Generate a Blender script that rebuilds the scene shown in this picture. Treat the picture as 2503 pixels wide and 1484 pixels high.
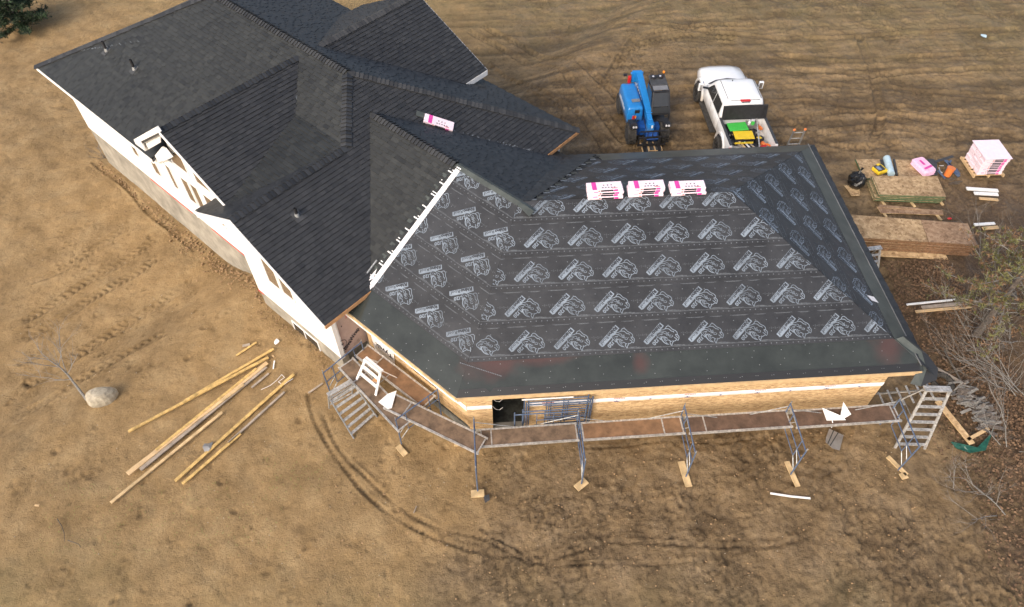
import bpy, math, random
import numpy as np
from mathutils import Vector, Matrix
R = math.radians
rnd = random.Random(7)
for o in list(bpy.data.objects): bpy.data.objects.remove(o)
SC = bpy.context.scene
COL = SC.collection
# ------------------------------------------------------------------ camera, sky, sun, exposure
CAMP = Vector((0.8131, -10.3258, 19.8471)); YAW, PITCH = 0.0673, 0.8817
cam = bpy.data.cameras.new('camera'); camo = bpy.data.objects.new('camera', cam); COL.objects.link(camo)
camo.location = CAMP; camo.rotation_euler = (math.pi/2 - PITCH, 0, -YAW)
cam.sensor_width = 36; cam.lens = 36*1769.37/2503; cam.shift_y = -28/2503
cam.clip_start = 0.1; cam.clip_end = 2000; SC.camera = camo
W = bpy.data.worlds.new('World'); SC.world = W; W.use_nodes = True
wn = W.node_tree; bg = wn.nodes['Background']
sky = wn.nodes.new('ShaderNodeTexSky'); sky.sky_type = 'NISHITA'; sky.sun_disc = False
SUN_EL, SUN_AZ = R(36), R(218)
sky.sun_elevation = SUN_EL; sky.sun_rotation = SUN_AZ; sky.air_density = 1.0; sky.dust_density = 6.0; sky.ozone_density = 0.6
wn.links.new(sky.outputs[0], bg.inputs[0]); bg.inputs[1].default_value = 0.15
sl = bpy.data.lights.new('sun', 'SUN'); sl.energy = .78; sl.angle = R(30); sl.color = (1, .985, .96)
so = bpy.data.objects.new('sun', sl); COL.objects.link(so)
sd = Vector((math.sin(SUN_AZ)*math.cos(SUN_EL), math.cos(SUN_AZ)*math.cos(SUN_EL), math.sin(SUN_EL)))
so.rotation_euler = sd.to_track_quat('Z', 'Y').to_euler(); so.location = (0, 0, 60)
vs = SC.view_settings; vs.view_transform = 'Standard'; vs.look = 'None'; vs.gamma = 1; vs.use_curve_mapping = False
vs.exposure = 0.66
# ------------------------------------------------------------------ frames of reference
TH = 0.7873
U = Vector((math.cos(TH), -math.sin(TH), 0)); V = Vector((math.sin(TH), math.cos(TH), 0)); Z = Vector((0, 0, 1))
def H(a, b, z=0): return U*a + V*b + Z*z          # house axes: u along the long side, v into the house
def base_z(x, y):
    u = x*U.x + y*U.y
    t = min(1, max(0, (-9.6-u)/3.6)); return -1.15*t*t*(3-2*t)
_f = Vector((math.sin(YAW)*math.cos(PITCH), math.cos(YAW)*math.cos(PITCH), -math.sin(PITCH)))
_r = Vector((math.cos(YAW), -math.sin(YAW), 0)); _u = _r.cross(_f)
def ray(px, py): return _f + _r*((px-1252)/1769.37) - _u*((py-714)/1769.37)
def at(px, py, z=None, dz=0):                       # photo point -> place on the ground (or on height z)
    d = ray(px, py)
    if z is not None: return CAMP + d*((z-CAMP.z)/d.z)
    zz = 0
    for _ in range(12):
        P = CAMP + d*((zz+dz-CAMP.z)/d.z); zz = base_z(P.x, P.y)
    return P
# ------------------------------------------------------------------ materials
MATS = {}
def mat(name, col, rough=.7, metal=0, var=.12, scale=6, bump=0, bscale=40, spec=.5, col2=None, alpha=None, detail=5, coat=0):
    if name in MATS: return MATS[name]
    m = bpy.data.materials.new(name); m.use_nodes = True; MATS[name] = m
    n = m.node_tree; b = n.nodes['Principled BSDF']
    b.inputs['Roughness'].default_value = rough; b.inputs['Metallic'].default_value = metal
    b.inputs['Specular IOR Level'].default_value = spec; b.inputs['Coat Weight'].default_value = coat
    tc = n.nodes.new('ShaderNodeTexCoord')
    no = n.nodes.new('ShaderNodeTexNoise'); no.inputs['Scale'].default_value = scale; no.inputs['Detail'].default_value = detail; no.inputs['Roughness'].default_value = .65
    n.links.new(tc.outputs['Object'], no.inputs['Vector'])
    cr = n.nodes.new('ShaderNodeValToRGB'); c2 = col2 or tuple(min(1, c*(1+var*1.6)) for c in col)
    c1 = tuple(c*(1-var) for c in col) if not col2 else col
    cr.color_ramp.elements[0].position = .33; cr.color_ramp.elements[1].position = .67
    cr.color_ramp.elements[0].color = (*c1, 1); cr.color_ramp.elements[1].color = (*c2, 1)
    n.links.new(no.outputs['Fac'], cr.inputs[0]); n.links.new(cr.outputs[0], b.inputs['Base Color'])
    if alpha is not None:
        b.inputs['Alpha'].default_value = alpha
    if bump:
        n2 = n.nodes.new('ShaderNodeTexNoise'); n2.inputs['Scale'].default_value = bscale; n2.inputs['Detail'].default_value = 6
        n.links.new(tc.outputs['Object'], n2.inputs['Vector'])
        bp = n.nodes.new('ShaderNodeBump'); bp.inputs['Strength'].default_value = bump; bp.inputs['Distance'].default_value = .02
        n.links.new(n2.outputs['Fac'], bp.inputs['Height']); n.links.new(bp.outputs[0], b.inputs['Normal'])
    return m
def lnk(n, a, b): n.links.new(a, b)
def dirty(m, z0, z1, dirt, amt=1.0):                 # mud thrown up on the lower part of a vehicle
    n = m.node_tree; b = n.nodes['Principled BSDF']; old = b.inputs['Base Color'].links[0].from_socket
    g = n.nodes.new('ShaderNodeTexCoord'); s = n.nodes.new('ShaderNodeSeparateXYZ'); n.links.new(g.outputs['Object'], s.inputs[0])
    no = n.nodes.new('ShaderNodeTexNoise'); no.inputs['Scale'].default_value = 3.5; no.inputs['Detail'].default_value = 7; n.links.new(g.outputs['Object'], no.inputs['Vector'])
    a = n.nodes.new('ShaderNodeMath'); a.operation = 'MULTIPLY_ADD'; a.inputs[1].default_value = .9; n.links.new(no.outputs['Fac'], a.inputs[0]); n.links.new(s.outputs[2], a.inputs[2])
    r = n.nodes.new('ShaderNodeMapRange'); r.inputs[1].default_value = z0+.45; r.inputs[2].default_value = z1+.45; r.inputs[3].default_value = amt; r.inputs[4].default_value = 0; n.links.new(a.outputs[0], r.inputs[0])
    x = n.nodes.new('ShaderNodeMix'); x.data_type = 'RGBA'; x.inputs[7].default_value = (*dirt, 1); n.links.new(r.outputs[0], x.inputs[0]); n.links.new(old, x.inputs[6]); n.links.new(x.outputs[2], b.inputs['Base Color'])
def stain(m, spots, col):                            # a few film stains with ragged outline, in scene coordinates
    n = m.node_tree; b = n.nodes['Principled BSDF']; g = n.nodes.new('ShaderNodeTexCoord')
    no = n.nodes.new('ShaderNodeTexNoise'); no.inputs['Scale'].default_value = 2.2; no.inputs['Detail'].default_value = 6; n.links.new(g.outputs['Object'], no.inputs['Vector'])
    for (x, y, z, rx, ry) in spots:
        old = b.inputs['Base Color'].links[0].from_socket
        mp = n.nodes.new('ShaderNodeMapping'); mp.vector_type = 'TEXTURE'; mp.inputs[1].default_value = (x, y, z); mp.inputs[3].default_value = (rx, ry, 3); n.links.new(g.outputs['Object'], mp.inputs[0])
        l = n.nodes.new('ShaderNodeVectorMath'); l.operation = 'LENGTH'; n.links.new(mp.outputs[0], l.inputs[0])
        a = n.nodes.new('ShaderNodeMath'); a.operation = 'MULTIPLY_ADD'; a.inputs[1].default_value = 1.2; n.links.new(no.outputs['Fac'], a.inputs[0]); n.links.new(l.outputs['Value'], a.inputs[2])
        r = n.nodes.new('ShaderNodeMapRange'); r.inputs[1].default_value = .9; r.inputs[2].default_value = 1.7; r.inputs[3].default_value = .42; r.inputs[4].default_value = 0; n.links.new(a.outputs[0], r.inputs[0])
        x_ = n.nodes.new('ShaderNodeMix'); x_.data_type = 'RGBA'; x_.inputs[7].default_value = (*col, 1); n.links.new(r.outputs[0], x_.inputs[0]); n.links.new(old, x_.inputs[6]); n.links.new(x_.outputs[2], b.inputs['Base Color'])
def osb_mat(name, c_lo, c_hi, stain=.0):
    m = bpy.data.materials.new(name); m.use_nodes = True; MATS[name] = m; n = m.node_tree; b = n.nodes['Principled BSDF']
    b.inputs['Roughness'].default_value = .8; b.inputs['Specular IOR Level'].default_value = .2
    tc = n.nodes.new('ShaderNodeTexCoord'); mp = n.nodes.new('ShaderNodeMapping'); mp.inputs['Scale'].default_value = (9, 9, 30)
    lnk(n, tc.outputs['Object'], mp.inputs[0])
    dn = n.nodes.new('ShaderNodeTexNoise'); dn.inputs['Scale'].default_value = 3
    lnk(n, mp.outputs[0], dn.inputs['Vector'])
    mx = n.nodes.new('ShaderNodeVectorMath'); mx.operation = 'MULTIPLY_ADD'; mx.inputs[1].default_value = (1.4, 1.4, 1.4)
    lnk(n, dn.outputs['Color'], mx.inputs[0]); lnk(n, mp.outputs[0], mx.inputs[2])
    vo = n.nodes.new('ShaderNodeTexVoronoi'); vo.inputs['Scale'].default_value = 1.2; lnk(n, mx.outputs[0], vo.inputs['Vector'])
    no = n.nodes.new('ShaderNodeTexNoise'); no.inputs['Scale'].default_value = .7; no.inputs['Detail'].default_value = 5; lnk(n, mx.outputs[0], no.inputs['Vector'])
    ad = n.nodes.new('ShaderNodeMix'); ad.data_type = 'FLOAT'; ad.inputs[0].default_value = .55
    sp = n.nodes.new('ShaderNodeSeparateColor'); lnk(n, vo.outputs['Color'], sp.inputs[0]); lnk(n, sp.outputs[0], ad.inputs[2]); lnk(n, no.outputs['Fac'], ad.inputs[3])
    cr = n.nodes.new('ShaderNodeValToRGB'); e = cr.color_ramp.elements
    e[0].position = .18; e[0].color = (*[c*.55 for c in c_lo], 1); e[1].position = .85; e[1].color = (*c_hi, 1)
    k = cr.color_ramp.elements.new(.36); k.color = (*c_lo, 1)
    lnk(n, ad.outputs[0], cr.inputs[0])
    st = n.nodes.new('ShaderNodeTexNoise'); st.inputs['Scale'].default_value = 1.1; st.inputs['Detail'].default_value = 4; lnk(n, tc.outputs['Object'], st.inputs['Vector'])
    sr = n.nodes.new('ShaderNodeValToRGB'); sr.color_ramp.elements[0].position = .45; sr.color_ramp.elements[1].position = .68
    sr.color_ramp.elements[0].color = (1, 1, 1, 1); sr.color_ramp.elements[1].color = (1-stain, 1-stain*1.05, 1-stain*1.0, 1)
    lnk(n, st.outputs['Fac'], sr.inputs[0])
    ml = n.nodes.new('ShaderNodeMix'); ml.data_type = 'RGBA'; ml.blend_type = 'MULTIPLY'; ml.inputs[0].default_value = 1
    lnk(n, cr.outputs[0], ml.inputs[6]); lnk(n, sr.outputs[0], ml.inputs[7]); lnk(n, ml.outputs[2], b.inputs['Base Color'])
    return m
def shingle_mat(name, lo, hi):
    m = bpy.data.materials.new(name); m.use_nodes = True; MATS[name] = m; n = m.node_tree; b = n.nodes['Principled BSDF']
    b.inputs['Roughness'].default_value = .52; b.inputs['Specular IOR Level'].default_value = .6
    at_ = n.nodes.new('ShaderNodeAttribute'); at_.attribute_name = 'tone'
    tc = n.nodes.new('ShaderNodeTexCoord'); no = n.nodes.new('ShaderNodeTexNoise'); no.inputs['Scale'].default_value = 120; no.inputs['Detail'].default_value = 3
    lnk(n, tc.outputs['Object'], no.inputs['Vector'])
    n3 = n.nodes.new('ShaderNodeTexNoise'); n3.inputs['Scale'].default_value = .5; n3.inputs['Detail'].default_value = 3; lnk(n, tc.outputs['Object'], n3.inputs['Vector'])
    a = n.nodes.new('ShaderNodeMath'); a.operation = 'MULTIPLY_ADD'; a.inputs[1].default_value = .35; lnk(n, no.outputs['Fac'], a.inputs[0]); lnk(n, at_.outputs['Fac'], a.inputs[2])
    a2 = n.nodes.new('ShaderNodeMath'); a2.operation = 'MULTIPLY_ADD'; a2.inputs[1].default_value = .5; lnk(n, n3.outputs['Fac'], a2.inputs[0]); lnk(n, a.outputs[0], a2.inputs[2])
    cr = n.nodes.new('ShaderNodeValToRGB'); cr.color_ramp.elements[0].position = .3; cr.color_ramp.elements[1].position = 1.35 if False else 1.0
    cr.color_ramp.elements[0].color = (*lo, 1); cr.color_ramp.elements[1].color = (*hi, 1)
    mr = n.nodes.new('ShaderNodeMapRange'); mr.inputs[1].default_value = .25; mr.inputs[2].default_value = 1.55; lnk(n, a2.outputs[0], mr.inputs[0])
    lnk(n, mr.outputs[0], cr.inputs[0]); cr.color_ramp.elements[0].position = 0
    lnk(n, cr.outputs[0], b.inputs['Base Color'])
    bp = n.nodes.new('ShaderNodeBump'); bp.inputs['Strength'].default_value = .35; bp.inputs['Distance'].default_value = .004
    lnk(n, no.outputs['Fac'], bp.inputs['Height']); lnk(n, bp.outputs[0], b.inputs['Normal'])
    return m
def wet_mat(name, col, r1, r2):
    m = mat(name, col, .3, bump=.15, bscale=3, var=.2, scale=1.2); n = m.node_tree; b = n.nodes['Principled BSDF']
    tc = n.nodes.new('ShaderNodeTexCoord'); no = n.nodes.new('ShaderNodeTexNoise'); no.inputs['Scale'].default_value = .9; no.inputs['Detail'].default_value = 4
    lnk(n, tc.outputs['Object'], no.inputs['Vector'])
    mr = n.nodes.new('ShaderNodeMapRange'); mr.inputs[1].default_value = .35; mr.inputs[2].default_value = .65; mr.inputs[3].default_value = r1; mr.inputs[4].default_value = r2
    lnk(n, no.outputs['Fac'], mr.inputs[0]); lnk(n, mr.outputs[0], b.inputs['Roughness']); return m
M = MATS
shingle_mat('shingle', (.010, .0105, .0115), (.042, .043, .044))
shingle_mat('shingle_olive', (.011, .0115, .0108), (.0415, .043, .039))
mat('underlay', (.029, .030, .0325), .44, var=.28, scale=.9, bump=.8, bscale=2.6)
wet_mat('membrane', (.034, .039, .036), .06, .15); wet_mat('membrane_red', (.12, .055, .048), .1, .2)
mat('membrane_grey', (.065, .074, .068), .38, var=.2, scale=2)
mat('print_blue', (.175, .21, .25), .5, var=.28, scale=1.4)
mat('print_dark', (.022, .024, .03), .6)
mat('print_line', (.13, .145, .16), .6, var=.3, scale=14)
mat('white_trim', (.80, .80, .79), .5, var=.03)
mat('white_siding', (.84, .84, .83), .45, var=.02)
mat('fresh_wood', (.56, .39, .21), .6, var=.14, scale=5)
mat('pale_wood', (.50, .36, .19), .7, var=.3, scale=3)
mat('yellow_wood', (.48, .32, .115), .65, var=.3, scale=7)
mat('grey_wood', (.30, .25, .20), .75, var=.25, scale=4)
mat('orange_fascia', (.52, .28, .13), .6, var=.15)
mat('concrete', (.27, .25, .21), .85, var=.25, scale=1.6, bump=.4, bscale=8)
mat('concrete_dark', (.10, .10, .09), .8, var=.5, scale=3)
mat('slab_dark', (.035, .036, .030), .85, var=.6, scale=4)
mat('house_wrap', (.42, .32, .29), .45, var=.08, scale=2.5, bump=.5, bscale=3)
mat('white_wrap', (.82, .80, .80), .4, var=.06, scale=3, bump=.4, bscale=5)
mat('ink_black', (.02, .02, .03), .6); mat('ink_red', (.55, .05, .04), .6); mat('ink_blue', (.03, .07, .25), .6)
mat('scaffold_blue', (.035, .07, .16), .55, var=.5, scale=9, col2=(.13, .17, .23))
mat('galvanised', (.33, .34, .34), .45, .5, var=.35, scale=14)
mat('aluminium', (.46, .45, .43), .4, .45, var=.35, scale=12)
mat('deck_ply', (.14, .095, .062), .75, var=.4, scale=3, bump=.2)
mat('deck_ply_orange', (.185, .105, .055), .7, var=.3, scale=3, bump=.2)
mat('deck_ply_red', (.10, .062, .042), .7, var=.35, scale=3, bump=.2)
mat('red_line', (.62, .10, .09), .6); mat('glass_dark', (.03, .032, .034), .05, var=.1)
mat('glass_sand_reflection', (.16, .12, .085), .03, var=.15, scale=.7, spec=1)  # reflection of the sandy ground painted into the pane colour
mat('truck_white', (.80, .81, .82), .25, var=.02, coat=.6)
mat('tyre', (.035, .032, .028), .9, var=.5, scale=8, bump=.5, bscale=20)
mat('rim', (.06, .06, .062), .4, .6); mat('black_plastic', (.02, .02, .022), .45, var=.3); mat('dark_grey', (.045, .047, .05), .6, var=.3)
mat('chrome', (.7, .7, .72), .15, .9); mat('red_plastic', (.5, .02, .02), .3)
mat('blue_paint', (.015, .19, .52), .28, var=.08, coat=.5); mat('blue_deep', (.01, .07, .28), .4)
mat('green_plastic', (.06, .46, .07), .4, var=.06); mat('yellow_plastic', (.75, .52, .03), .4, var=.06)
mat('orange_plastic', (.72, .20, .05), .4, var=.06); mat('pink_film', (.86, .50, .66), .3, var=.12, scale=8, bump=.5, bscale=14)
mat('pink_pale', (.85, .70, .77), .3, var=.05); mat('magenta', (.62, .06, .33), .35)
mat('bag_black', (.012, .012, .013), .18, bump=1, bscale=14, var=.3); mat('roll_blue', (.42, .55, .62), .45, var=.1)
mat('rock', (.33, .29, .22), .85, var=.3, scale=5, bump=.6, bscale=12); mat('bark', (.12, .10, .085), .9, var=.4, scale=20)
mat('twig_grey', (.19, .18, .165), .9, var=.3, scale=20)
mat('needle_green', (.085, .09, .025), .7, var=.5, scale=4, col2=(.17, .155, .05)); mat('needle_brown', (.14, .08, .04), .8, var=.4, scale=4)
mat('needle_dark', (.02, .04, .015), .8, var=.5, scale=5)
mat('leaf_litter', (.075, .042, .024), .85, var=.5, scale=30, col2=(.22, .135, .075)); mat('green_edge', (.035, .11, .05), .7, var=.2)
mat('grass_tuft', (.13, .19, .04), .8, var=.3); mat('tarp_green', (.01, .065, .045), .4, var=.3, bump=.6, bscale=8)
mat('stick', (.10, .085, .07), .9); mat('lamp_clear', (.75, .75, .78), .1, .3); mat('amber', (.85, .25, .02), .25)
mat('sheet_metal', (.30, .29, .28), .35, .5, var=.2, scale=2)
osb_mat('osb', (.43, .28, .145), (.76, .57, .33)); osb_mat('osb_stained', (.33, .22, .12), (.60, .44, .26), .35)
osb_mat('osb_red', (.27, .17, .105), (.44, .31, .20), .25)
mat('stack_brown', (.17, .09, .045), .8, var=.5, scale=14)
stain(M['membrane'], [(.95, .75, 3.2, .9, .45), (2.2, .85, 3.2, 1.3, .22), (5.1, .6, 3.2, .25, .3), (12.1, .65, 3.2, .55, .5)], (.115, .045, .038))
dirty(M['truck_white'], .35, 1.05, (.36, .28, .19), .75); dirty(M['blue_paint'], .45, .95, (.20, .14, .09), .6)
# ------------------------------------------------------------------ mesh builder
class MB:
    def __init__(s): s.v = []; s.f = []; s.m = []; s.t = []
    def poly(s, pts, mi=0, tone=None):
        i = len(s.v); s.v += [tuple(p) for p in pts]; s.f.append(tuple(range(i, i+len(pts)))); s.m.append(mi)
        if tone is not None: s.t.append(tone)
    def prism(s, pts, d, mi=0):                      # pts: planar ring, extruded by vector d
        d = Vector(d); n = len(pts); i = len(s.v); P = [Vector(p) for p in pts]
        s.v += [tuple(p) for p in P] + [tuple(p+d) for p in P]
        s.f.append(tuple(i+k for k in range(n))[::-1]); s.f.append(tuple(i+n+k for k in range(n)))
        for k in range(n): s.f.append((i+k, i+(k+1) % n, i+n+(k+1) % n, i+n+k))
        s.m += [mi]*(n+2); return s
    def box(s, c, size, rot=None, mi=0, taper=None):
        x, y, z = [a/2 for a in size]; M_ = rot or Matrix.Identity(3); c = Vector(c); i = len(s.v)
        for dz in (-1, 1):
            k = taper if (taper and dz > 0) else (1, 1)
            for dx, dy in ((-1, -1), (1, -1), (1, 1), (-1, 1)): s.v.append(tuple(c + M_ @ Vector((dx*x*k[0], dy*y*k[1], dz*z))))
        for f in ((3, 2, 1, 0), (4, 5, 6, 7), (0, 1, 5, 4), (1, 2, 6, 5), (2, 3, 7, 6), (3, 0, 4, 7)): s.f.append(tuple(i+a for a in f)); s.m.append(mi)
        return s
    def bar(s, a, b, w, h, up=Z, mi=0):
        a = Vector(a); b = Vector(b); d = (b-a); L = d.length; d.normalize(); sx = d.cross(up)
        if sx.length < 1e-4: sx = d.cross(Vector((1, 0, 0)))
        sx.normalize(); uu = sx.cross(d); r = Matrix((sx, d, uu)).transposed()
        return s.box((a+b)/2, (w, L, h), r, mi)
    def tube(s, a, b, r, n=8, mi=0, r2=None, cap=True):
        a = Vector(a); b = Vector(b); d = (b-a).normalized(); x = d.orthogonal().normalized(); y = d.cross(x); i = len(s.v); r2 = r if r2 is None else r2
        for P, q in ((a, r), (b, r2)):
            for k in range(n):
                t = 2*math.pi*k/n; s.v.append(tuple(P + x*(q*math.cos(t)) + y*(q*math.sin(t))))
        for k in range(n): s.f.append((i+k, i+(k+1) % n, i+n+(k+1) % n, i+n+k)); s.m.append(mi)
        if cap: s.f.append(tuple(i+k for k in range(n))[::-1]); s.f.append(tuple(i+n+k for k in range(n))); s.m += [mi]*2
        return s
    def path(s, pts, r, n=6, mi=0, r2=None):
        m = len(pts)-1
        for k in range(m):
            ra = r if r2 is None else r+(r2-r)*k/m; rb = r if r2 is None else r+(r2-r)*(k+1)/m
            s.tube(pts[k], pts[k+1], ra, n, mi, rb)
        return s
    def rings(s, rings, mi=0, cap=True):             # loft of closed rings with equal counts
        i = len(s.v); n = len(rings[0])
        for r in rings: s.v += [tuple(p) for p in r]
        for k in range(len(rings)-1):
            for j in range(n): s.f.append((i+k*n+j, i+k*n+(j+1) % n, i+(k+1)*n+(j+1) % n, i+(k+1)*n+j)); s.m.append(mi)
        if cap:
            s.f.append(tuple(i+j for j in range(n))[::-1]); e = i+(len(rings)-1)*n; s.f.append(tuple(e+j for j in range(n))); s.m += [mi]*2
        return s
    def ball(s, c, r, n=10, m=6, mi=0, jit=0, rg=None):
        c = Vector(c); rr = r if hasattr(r, '__len__') else (r, r, r); rs = []
        for k in range(1, m):
            a = math.pi*k/m; rs.append([c + Vector((rr[0]*math.sin(a)*math.cos(2*math.pi*j/n), rr[1]*math.sin(a)*math.sin(2*math.pi*j/n), rr[2]*math.cos(a)))*(1+(rg.uniform(-jit, jit) if jit else 0)) for j in range(n)])
        rs.reverse(); return s.rings(rs, mi)
    def data(s, name, mats, smooth=False, bevel=0):
        me = bpy.data.meshes.new(name); me.from_pydata(s.v, [], s.f)
        for a in (mats if isinstance(mats, (list, tuple)) else [mats]): me.materials.append(M[a] if isinstance(a, str) else a)
        me.polygons.foreach_set('material_index', s.m)
        if s.t and len(s.t) == len(s.f):
            a = me.attributes.new('tone', 'FLOAT', 'FACE'); a.data.foreach_set('value', s.t)
        if smooth: me.polygons.foreach_set('use_smooth', [True]*len(s.f))
        me.validate(); me.update(); return me
    def build(s, name, mats, parent=None, smooth=False, bevel=0, stuff=False, label=None):
        o = bpy.data.objects.new(name, s.data(name, mats, smooth)); COL.objects.link(o)
        if parent: o.parent = parent
        if bevel:
            b = o.modifiers.new('bevel', 'BEVEL'); b.width = bevel; b.segments = 2; b.limit_method = 'ANGLE'
        if stuff: o['kind'] = 'stuff'
        if label: o['label'] = label
        return o
def thing(name, label, cat, loc=(0, 0, 0), rz=0, group=None, rot=None):
    o = bpy.data.objects.new(name, None); COL.objects.link(o); o.location = loc
    o.rotation_euler = rot if rot is not None else (0, 0, rz); o.empty_display_size = .2
    o['label'] = label; o['category'] = cat
    if group: o['group'] = group
    return o
def tag(o, label, cat, group=None):
    o['label'] = label; o['category'] = cat
    if group: o['group'] = group
    return o
def dup(root, loc, rz=0, label=None, rot=None):
    r = root.copy(); COL.objects.link(r); r.location = loc; r.rotation_euler = rot if rot is not None else (0, 0, rz)
    if label: r['label'] = label
    for ch in root.children:
        c = ch.copy(); COL.objects.link(c); c.parent = r
        for g in ch.children: d = g.copy(); COL.objects.link(d); d.parent = c
    return r
def clip(poly, win):                                 # Sutherland-Hodgman, win convex and counter-clockwise
    out = list(poly)
    for i in range(len(win)):
        a = win[i]; b = win[(i+1) % len(win)]; ex, ey = b[0]-a[0], b[1]-a[1]
        if not out: return []
        inp, out = out, []
        for k in range(len(inp)):
            p = inp[k]; q = inp[k-1]
            dp = ex*(p[1]-a[1]) - ey*(p[0]-a[0]); dq = ex*(q[1]-a[1]) - ey*(q[0]-a[0])
            if (dp >= 0) != (dq >= 0):
                t = dq/(dq-dp); out.append((q[0]+(p[0]-q[0])*t, q[1]+(p[1]-q[1])*t))
            if dp >= 0: out.append(p)
    return out
def area(p): return .5*sum(p[k-1][0]*p[k][1]-p[k][0]*p[k-1][1] for k in range(len(p)))
def ccw(p): return list(p) if area(p) > 0 else list(p)[::-1]
# ------------------------------------------------------------------ ground
def hsh(i, j, s):
    h = (i.astype(np.int64)*374761393 + j.astype(np.int64)*668265263 + s*1442695041) & 0xffffffff
    h = ((h ^ (h >> 13))*1274126177) & 0xffffffff; return ((h ^ (h >> 16)) & 0xffff)/65535.0
def vn(x, y, s=0):
    i = np.floor(x); j = np.floor(y); fx = x-i; fy = y-j; fx = fx*fx*(3-2*fx); fy = fy*fy*(3-2*fy)
    a = hsh(i, j, s); b = hsh(i+1, j, s); c = hsh(i, j+1, s); d = hsh(i+1, j+1, s)
    return a+(b-a)*fx+(c-a)*fy+(a-b-c+d)*fx*fy
def fbm(x, y, s=0, o=4):
    r = 0; w = .5
    for k in range(o): r = r+w*vn(x*2**k+17*k, y*2**k-9*k, s+k); w *= .5
    return r
def sstep(a, b, x): t = np.clip((x-a)/(b-a), 0, 1); return t*t*(3-2*t)
def build_ground():
    def axis(lo, hi, d, far):
        a = list(np.arange(lo, hi, d)); s = d*1.5; l = [a[0]]; 
        while l[-1] > -far: l.append(l[-1]-s); s *= 1.35
        s = d*1.5; h = [a[-1]]
        while h[-1] < far: h.append(h[-1]+s); s *= 1.35
        return np.array(l[:0:-1]+a+h[1:])
    xs = axis(-29, 32, .058, 900); ys = axis(-7.5, 33, .058, 900)
    X, Y = np.meshgrid(xs, ys); u = X*U.x+Y*U.y; v = X*V.x+Y*V.y
    t = np.clip((-9.6-u)/3.6, 0, 1); Zb = -1.15*t*t*(3-2*t)
    near = sstep(60, 25, np.hypot(X, Y-10))
    # mud (dark, churned) to the right and by the walls, dry sand to the left
    mud = sstep(-1.2, 2.0, X + 2.2*(fbm(X*.5, Y*.5, 3)-.5)*2 - .28*(Y-0) + .0)
    mud = np.where(Y > 8, sstep(-4, 5, X-(Y-14)*.1 + 5*(fbm(X*.25, Y*.25, 5)-.5)), mud)
    mud = np.clip(mud, 0, 1)
    wx = X+.35*vn(X*1.7, Y*1.7, 41); wy = Y+.35*vn(X*1.7+9, Y*1.7, 43)
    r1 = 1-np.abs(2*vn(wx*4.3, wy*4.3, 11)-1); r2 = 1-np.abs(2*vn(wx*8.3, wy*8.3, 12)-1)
    lump = fbm(wx*2.2, wy*2.2, 21, 5)-.5
    patch = sstep(.35, .65, fbm(X*.45, Y*.45, 33))
    r3 = 1-np.abs(2*vn(wx*11, wy*11, 13)-1)
    z = .28*(fbm(X*.22, Y*.22, 1)-.5) + lump*(.09+.03*mud) - (r1**5*.028+r2**5*.04)*(.04+.96*mud)*(.35+.65*patch) - r3**4*.035*(.10+.9*mud)*(.5+.5*patch)
    z += (.03+.02*mud)*(fbm(X*7, Y*7, 8, 2)-.5)
    fld = sstep(9, 13, Y)*sstep(-3, 3, X); st1 = fbm(X*.22+3, Y*2.6, 91, 5)-.5; st2 = fbm(X*.5+8, Y*5, 95, 4)-.5
    z += fld*(.10*st1+.05*st2)
    low = np.zeros_like(z); dark = np.zeros_like(z)
    rg = np.random.default_rng(5)
    dx = .058; x0, y0 = -29, -7.5; ci = int(np.argmin(abs(xs+29))); cj = int(np.argmin(abs(ys+7.5)))
    def win(x, y, r):
        i0 = ci+int((x-r-x0)/dx); i1 = ci+int((x+r-x0)/dx)+1; j0 = cj+int((y-r-y0)/dx); j1 = cj+int((y+r-y0)/dx)+1
        return slice(max(j0, 0), max(j1, 0)), slice(max(i0, 0), max(i1, 0))
    # boot prints and dimples
    cl = [(rg.uniform(-20, 22), rg.uniform(-6, 24), rg.uniform(.4, 1.6)) for _ in range(110)]
    for k in range(3200):
        c_ = cl[rg.integers(len(cl))]; x = c_[0]+rg.normal(0, c_[2]); y = c_[1]+rg.normal(0, c_[2])
        if k < 1000: x = rg.uniform(-16, 13); y = rg.uniform(-6, 12)
        if not (-21 < x < 25 and -6.5 < y < 27): continue
        a = rg.uniform(0, 3.14); L = rg.uniform(.06, .14); wv = L*rg.uniform(.3, .8); d = rg.uniform(.008, .04)*(.5+rg.random())
        sl_ = win(x, y, .45); A = X[sl_]-x; B = Y[sl_]-y
        p = (A*math.cos(a)+B*math.sin(a))/L; q = (-A*math.sin(a)+B*math.cos(a))/wv; rr = np.sqrt(p*p+q*q)
        z[sl_] += d*(-np.exp(-rr**4)+.55*np.exp(-((rr-1.35)/.3)**2)); dark[sl_] += .3*np.exp(-rr**4)*(d/.06)
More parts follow.
